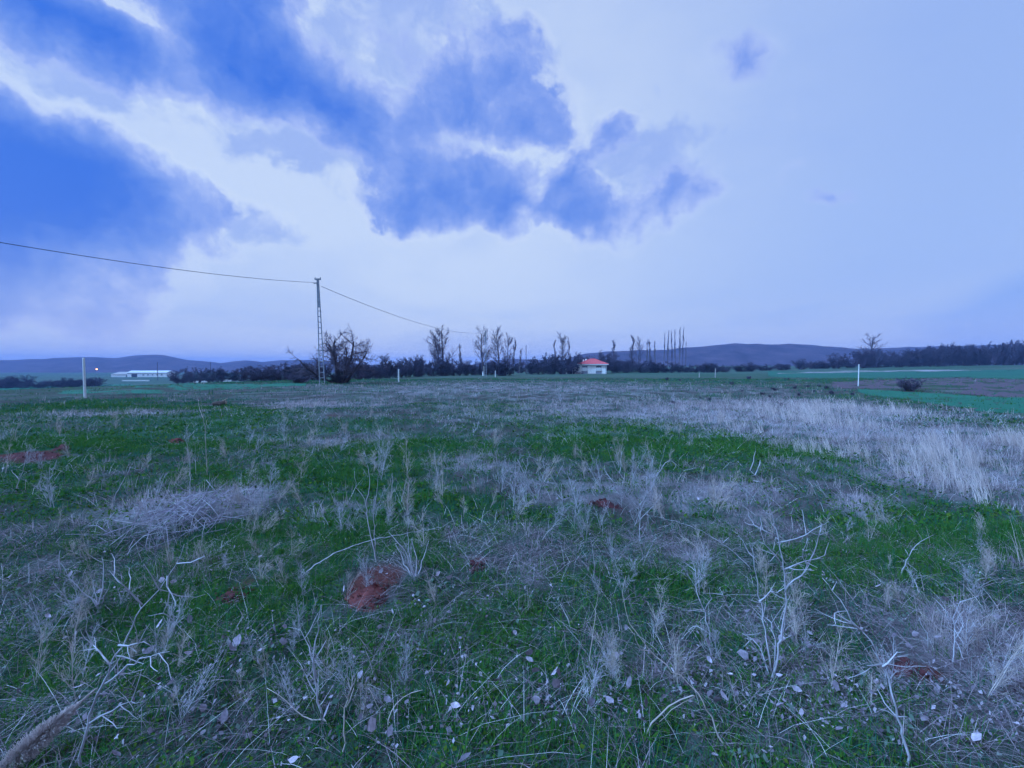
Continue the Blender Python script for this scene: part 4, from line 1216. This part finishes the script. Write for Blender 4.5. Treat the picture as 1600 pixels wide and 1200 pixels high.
class Cover:
    """blades and leaflets gathered into one mesh"""
    def __init__(s, seed): s.g = np.random.default_rng(seed); s.V = []; s.Q = []; s.T = []; s.A = []; s.n = 0

    def _spread(s, x, y, sc, nb, spread):
        g = s.g; n = len(x) * nb
        X = np.repeat(x, nb); Y = np.repeat(y, nb); S = np.repeat(sc, nb)
        a = g.uniform(0, 2 * math.pi, n); r = spread * S * np.sqrt(g.random(n))
        X = X + np.cos(a) * r; Y = Y + np.sin(a) * r
        tint = np.clip(np.repeat(g.random(len(x)), nb) * .6 + g.random(n) * .4, 0, 1)
        return X, Y, S, tint, n

    def blades(s, x, y, sc, nb, h0, h1, w, lean, spread, curl=.6, up0=0.0, segs=2, wind=(0, 0), wide=None):
        if not len(x): return s
        g = s.g
        X, Y, S, tint, n = s._spread(x, y, sc, nb, spread)
        Z = H(X, Y) - .008
        ht = g.uniform(h0, h1, n) * S; az = g.uniform(0, 2 * math.pi, n); ln = np.abs(g.normal(0, lean, n)) + up0
        dx = np.cos(az) * ln + wind[0]; dy = np.sin(az) * ln + wind[1]
        fa = az + g.normal(0, 1.2, n); sx_, sy_ = -np.sin(fa), np.cos(fa)
        W = w * (1 + .10 * np.clip(np.hypot(X, Y) - 3, 0, 60)) * g.uniform(.7, 1.3, n)
        lean_ = np.minimum(np.hypot(dx, dy), 1.4)
        V = []
        for k in range(segs + 1):
            t = k / segs; bend = (t + curl * t * t) / (1 + curl * .5)
            c = np.stack([X + dx * bend * ht, Y + dy * bend * ht, Z + ht * (t - .32 * t * t * lean_)], 1)
            if k < segs:
                ww = W * (1 - t) ** .7 * .5
                o = np.stack([sx_ * ww, sy_ * ww, np.zeros(n)], 1); V += [c - o, c + o]
            else: V.append(c)
        m = 2 * segs + 1
        bidx = s.n + (np.arange(n) * m)[:, None]
        for k in range(segs - 1): s.Q.append(bidx + np.array([[2 * k, 2 * k + 1, 2 * k + 3, 2 * k + 2]]))
        s.T.append(bidx + np.array([[2 * segs - 2, 2 * segs - 1, 2 * segs]]))
        s.V.append(np.stack(V, 1).reshape(-1, 3)); s.A.append(np.repeat(tint, m)); s.n += n * m
        return s

    def leaflets(s, x, y, sc, nb, s0, s1, spread, up=.5, zr=.02):
        if not len(x): return s
        g = s.g
        X, Y, S, tint, n = s._spread(x, y, sc, nb, spread)
        sz = g.uniform(s0, s1, n) * S
        Z = H(X, Y) + sz * .25 + g.random(n) * zr * S
        az = g.uniform(0, 2 * math.pi, n); tl = g.normal(0, up, n); rl = g.normal(0, up, n)
        ux, uy, uz = np.cos(az) * np.cos(tl), np.sin(az) * np.cos(tl), np.sin(tl)
        vx, vy, vz = -np.sin(az) * np.cos(rl), np.cos(az) * np.cos(rl), np.sin(rl)
        U = np.stack([ux, uy, uz], 1) * (sz * .5)[:, None]; W = np.stack([vx, vy, vz], 1) * (sz * .5 * g.uniform(.5, .85, n))[:, None]
        C = np.stack([X, Y, Z], 1); up_ = np.stack([0 * sz, 0 * sz, sz * g.uniform(-.12, .2, n)], 1)
        V = np.stack([C - U, C + W + up_, C + U, C - W + up_], 1)
        bidx = s.n + (np.arange(n) * 4)[:, None]
        s.T.append(bidx + np.array([[0, 2, 1]])); s.T.append(bidx + np.array([[0, 3, 2]]))
        s.V.append(V.reshape(-1, 3)); s.A.append(np.repeat(tint, 4)); s.n += n * 4
        return s

    def build(s, name, label, cat, mat):
        Fs = ([np.concatenate(s.Q)] if s.Q else []) + [np.concatenate(s.T)]
        me = mk_mesh(name, np.concatenate(s.V), Fs, mat)
        at_ = me.attributes.new('tint', 'FLOAT', 'POINT'); at_.data.foreach_set('value', np.concatenate(s.A).astype(np.float32))
        return tag(link(name, me), label, cat, kind='stuff')


def cover_material(name, cols, transl=.25, rough=1.0):
    m = bpy.data.materials.new(name); m.use_nodes = True
    N, L = m.node_tree.nodes, m.node_tree.links; N.clear()
    at_ = N.new('ShaderNodeAttribute'); at_.attribute_name = 'tint'
    rp = N.new('ShaderNodeValToRGB'); L.new(at_.outputs['Fac'], rp.inputs[0])
    e = rp.color_ramp.elements
    e[0].position = .1; e[0].color = (*cols[0], 1); e[1].position = .9; e[1].color = (*cols[-1], 1)
    for i, c in enumerate(cols[1:-1]):
        q = e.new(.1 + .8 * (i + 1) / (len(cols) - 1)); q.color = (*c, 1)
    d = N.new('ShaderNodeBsdfDiffuse'); t = N.new('ShaderNodeBsdfTranslucent'); ms = N.new('ShaderNodeMixShader'); ms.inputs[0].default_value = transl
    L.new(rp.outputs[0], d.inputs[0]); L.new(rp.outputs[0], t.inputs[0]); L.new(d.outputs[0], ms.inputs[1]); L.new(t.outputs[0], ms.inputs[2])
    o = N.new('ShaderNodeOutputMaterial'); L.new(ms.outputs[0], o.inputs[0])
    return m


C_GRASS = cover_material('green_grass', [(.022, .110, .020), (.046, .170, .034), (.085, .200, .034), (.045, .190, .075)], .35)
C_FINE = cover_material('fine_grass', [(.020, .105, .070), (.034, .155, .105), (.055, .180, .125)], .3)
C_MOSS = cover_material('low_herbs', [(.014, .070, .014), (.040, .130, .022), (.095, .150, .022)], .2)
C_HERB = cover_material('grey_herbs', [(.05, .11, .07), (.12, .18, .14), (.22, .25, .23)], .2)
C_THATCH = cover_material('flattened_thatch', [(.06, .045, .055), (.21, .165, .185), (.46, .38, .41)], .1)
C_STRAW = cover_material('dry_grass', [(.24, .20, .21), (.46, .39, .39), (.66, .57, .57)], .3)
C_PALE = cover_material('feather_grass', [(.50, .42, .40), (.72, .62, .58), (.86, .76, .72)], .35)
C_LOOSE = cover_material('loose_straw', [(.36, .35, .37), (.56, .54, .56), (.72, .68, .68)], .1)
C_LEAF = cover_material('leaf_litter', [(.08, .06, .075), (.26, .22, .26), (.56, .48, .55)], .15)


def sample(seed, a, b, n):
    """random ground points in a fan a good deal wider than the view"""
    g = np.random.default_rng(seed)
    y = np.sqrt(g.random(n) * (b * b - a * a) + a * a)
    x = (g.random(n) * 2 - 1) * (y * 1.32 + .9)
    return x, y, g


def pick(seed, a, b, n, prob, s0, s1):
    x, y, g = sample(seed, a, b, n)
    cv = cover(x, y)
    p = prob(*cv)
    p = np.where(in_crop(x, y), p * .12, p)
    k = g.random(n) < np.clip(p, 0, 1)
    return x[k], y[k], g.uniform(s0, s1, k.sum()) * (.8 + .35 * np.clip(p[k], 0, 1))


# green grass: clumps near by, coarser further off
pg = lambda gr, dr, tl, li, rd: (np.clip(gr * 1.15 - .05 - dr * .2 - rd * .75 - tl * .25, 0, 1)) ** 1.3 + .02
c = Cover(101)
c.blades(*pick(1, .9, 4, 6500, pg, .6, 1.2), 20, .03, .115, .0040, .5, .075, .7, segs=3)
c.blades(*pick(2, 4, 9, 11000, pg, .7, 1.3), 11, .04, .12, .0048, .5, .10, .7)
c.blades(*pick(3, 9, 20, 15000, pg, .8, 1.5), 5, .05, .13, .0060, .5, .16, .7)
c.blades(*pick(4, 20, 60, 20000, pg, 1.0, 1.8), 4, .06, .14, .0080, .5, .3, .6, segs=1)
c.build('green_grass', 'bright green grass clumps growing all over the meadow', 'grass', C_GRASS)
pf = lambda gr, dr, tl, li, rd: .85 - rd * .8 - dr * .45
c = Cover(102)
c.blades(*pick(11, .9, 4, 5000, pf, .6, 1.1), 12, .03, .10, .0032, .7, .09, .8)
c.blades(*pick(12, 4, 9, 9000, pf, .6, 1.2), 8, .03, .10, .0042, .7, .11, .8)
c.blades(*pick(13, 9, 20, 15000, pf, .8, 1.4), 4, .04, .11, .0060, .7, .18, .8)
c.blades(*pick(14, 20, 60, 22000, pf, .9, 1.7), 3, .05, .12, .0085, .6, .3, .6, segs=1)
c.build('fine_grass', 'fine bluish green grass blades between the clumps', 'grass', C_FINE)
pm = lambda gr, dr, tl, li, rd: gr * .95 + .15 - rd * 1.3
c = Cover(103)
c.leaflets(*pick(21, .9, 4, 6500, pm, .7, 1.2), 16, .009, .022, .08, .5, .02)
c.leaflets(*pick(22, 4, 9, 9000, pm, .9, 1.6), 9, .016, .036, .10, .5, .02)
c.leaflets(*pick(23, 9, 18, 9000, pm, 1.3, 2.2), 5, .02, .04, .12, .5, .02)
c.build('low_herbs', 'low green and olive herb leaves carpeting the near ground', 'herbs', C_MOSS)
ph = lambda gr, dr, tl, li, rd: .12 + li * .25 - rd
c = Cover(104)
c.leaflets(*pick(31, .9, 4, 1500, ph, .7, 1.3), 10, .012, .036, .06, .7, .06)
c.leaflets(*pick(32, 4, 10, 2200, ph, .9, 1.6), 6, .014, .036, .08, .7, .06)
c.build('grey_herbs', 'greyish small-leaved herbs among the near grass', 'herbs', C_HERB)
pt0 = lambda gr, dr, tl, li, rd: .52 + dr * .75 + li * .2 - gr * .30 - rd * .2
pt = lambda gr, dr, tl, li, rd: .18 + dr * .75 + li * .2 - gr * .30 - rd * .5
c = Cover(105)
c.blades(*pick(41, .9, 4, 5500, pt0, .6, 1.2), 12, .05, .17, .0030, 1.0, .11, .5, up0=1.1)
c.blades(*pick(42, 4, 9, 8000, pt, .7, 1.3), 8, .05, .18, .0038, 1.0, .13, .5, up0=1.1)
c.blades(*pick(43, 9, 20, 10000, pt, .8, 1.5), 4, .06, .2, .0055, 1.0, .2, .5, up0=.9)
c.blades(*pick(44, 20, 60, 13000, pt, 1.0, 1.7), 3, .07, .2, .008, .9, .3, .5, up0=.8, segs=1)
c.build('flattened_thatch', 'flattened dry thatch matted over the ground in patches', 'dry grass', C_THATCH)
ps_ = lambda gr, dr, tl, li, rd: np.maximum((dr - .14) * .85, .03) - rd * .8 - gr * .04
c = Cover(106)
c.blades(*pick(51, .9, 4, 2200, ps_, .6, 1.1), 14, .08, .26, .0028, .45, .08, .6, segs=3)
c.blades(*pick(52, 4, 9, 5200, ps_, .6, 1.1), 11, .08, .28, .0032, .45, .09, .6)
c.blades(*pick(53, 9, 20, 13000, ps_, .6, 1.2), 6, .08, .30, .0042, .45, .12, .6)
c.blades(*pick(54, 20, 60, 26000, ps_, .7, 1.3), 3, .10, .32, .0060, .45, .25, .5, segs=1)
c.build('dry_grass', 'standing dry straw-coloured grass in patches over the meadow', 'dry grass', C_STRAW)
pa = lambda gr, dr, tl, li, rd: tl * 1.3 - .25
c = Cover(107)
c.blades(*pick(61, 2.5, 9, 5000, pa, .55, 1.1), 20, .20, .50, .0030, .22, .06, .8, segs=3, wind=(-.22, .05))
c.blades(*pick(62, 9, 24, 13000, pa, .6, 1.2), 9, .20, .52, .0036, .25, .09, .8, wind=(-.22, .05))
c.build('feather_grass', 'tall pale feathery dry grass swaying on the right side', 'dry grass', C_PALE)
c = Cover(108)
pl_ = lambda gr, dr, tl, li, rd: .35 + .3 * dr + .2 * li - rd * .3
c.blades(*pick(71, .9, 4, 1900, pl_, .6, 1.2), 5, .05, .20, .0024, 1.0, .14, .9, up0=.6, segs=3)
c.blades(*pick(72, 4, 14, 5200, pl_, .6, 1.2), 4, .08, .28, .0026, .9, .14, .5, up0=.4)
c.build('loose_straw', 'loose pale straws and thin twigs strewn over the grass', 'straw', C_LOOSE)
c = Cover(109)
pv_ = lambda gr, dr, tl, li, rd: li * .8 + .07
c.leaflets(*pick(81, .9, 2.4, 3400, pv_, .7, 1.2), 5, .010, .028, .07, .8, .05)
c.leaflets(*pick(82, 2.4, 4.5, 3600, pv_, .7, 1.2), 5, .012, .030, .08, .8, .05)
c.leaflets(*pick(83, 4.5, 10, 1600, pv_, .9, 1.4), 3, .02, .042, .10, .5, .04)
c.build('leaf_litter', 'small crumpled dead leaves littering the near grass', 'leaf litter', C_LEAF)

# the larger fallen leaves, one by one
lm = [mk_mesh('dead_leaf', *leaves(1, .05, .055, 0, 500 + i, .35, .01), M['leaf']) for i in range(8)]
lx, ly, g = sample(10, 1.05, 3.2, 1500)
gr, dr, tl, li, rd = cover(lx, ly)
k = (g.random(len(lx)) < np.clip(li * .8 + .03, 0, 1)) & (np.abs(lx) < ly * 1.2)
lx, ly = lx[k], ly[k]
sel = np.argsort(np.hypot(lx, ly))[:295]
looks = ['flat', 'tilted', 'upturned']
for i in sel:
    r = link('fallen_leaf', lm[int(g.integers(0, 8))], None, (lx[i], ly[i], float(H(lx[i], ly[i])) + g.uniform(.02, .06)))
    ti = abs(g.normal(0, .55)); az = g.uniform(0, 6.28)
    r.rotation_euler = (ti * math.cos(az), ti * math.sin(az), g.uniform(0, 6.28)); f = g.uniform(.36, 1.0); r.scale = (f, f * g.uniform(.6, 1.1), f * 2.2)
    side = 'left' if lx[i] < -.25 * ly[i] else 'right' if lx[i] > .25 * ly[i] else 'middle'
    tag(r, '%s %s pale dead leaf in the nearest grass, %s of the foreground' % ('large' if f > .6 else 'small', looks[min(2, int(ti / .3))], side), 'leaf', 'fallen leaves in the nearest grass')

# ------------------------------------------------------------------ haze
hz = MB().box(-1900, 1900, -40, 1500, -30, 52).build('haze', None, None) if False else None
mb = MB().box(-2750, 2750, -320, 3300, -32, 60)
me = bpy.data.meshes.new('haze'); me.from_pydata(mb.v, [], mb.f)
hm = bpy.data.materials.new('haze_air'); hm.use_nodes = True
N, L = hm.node_tree.nodes, hm.node_tree.links; N.clear()
pv = N.new('ShaderNodeVolumePrincipled'); pv.inputs['Color'].default_value = (.30, .50, 1.0, 1); pv.inputs['Density'].default_value = .00036
out = N.new('ShaderNodeOutputMaterial'); L.new(pv.outputs[0], out.inputs['Volume'])
me.materials.append(hm)
tag(link('haze', me), 'thin blue evening haze over the fields', 'haze', kind='stuff')
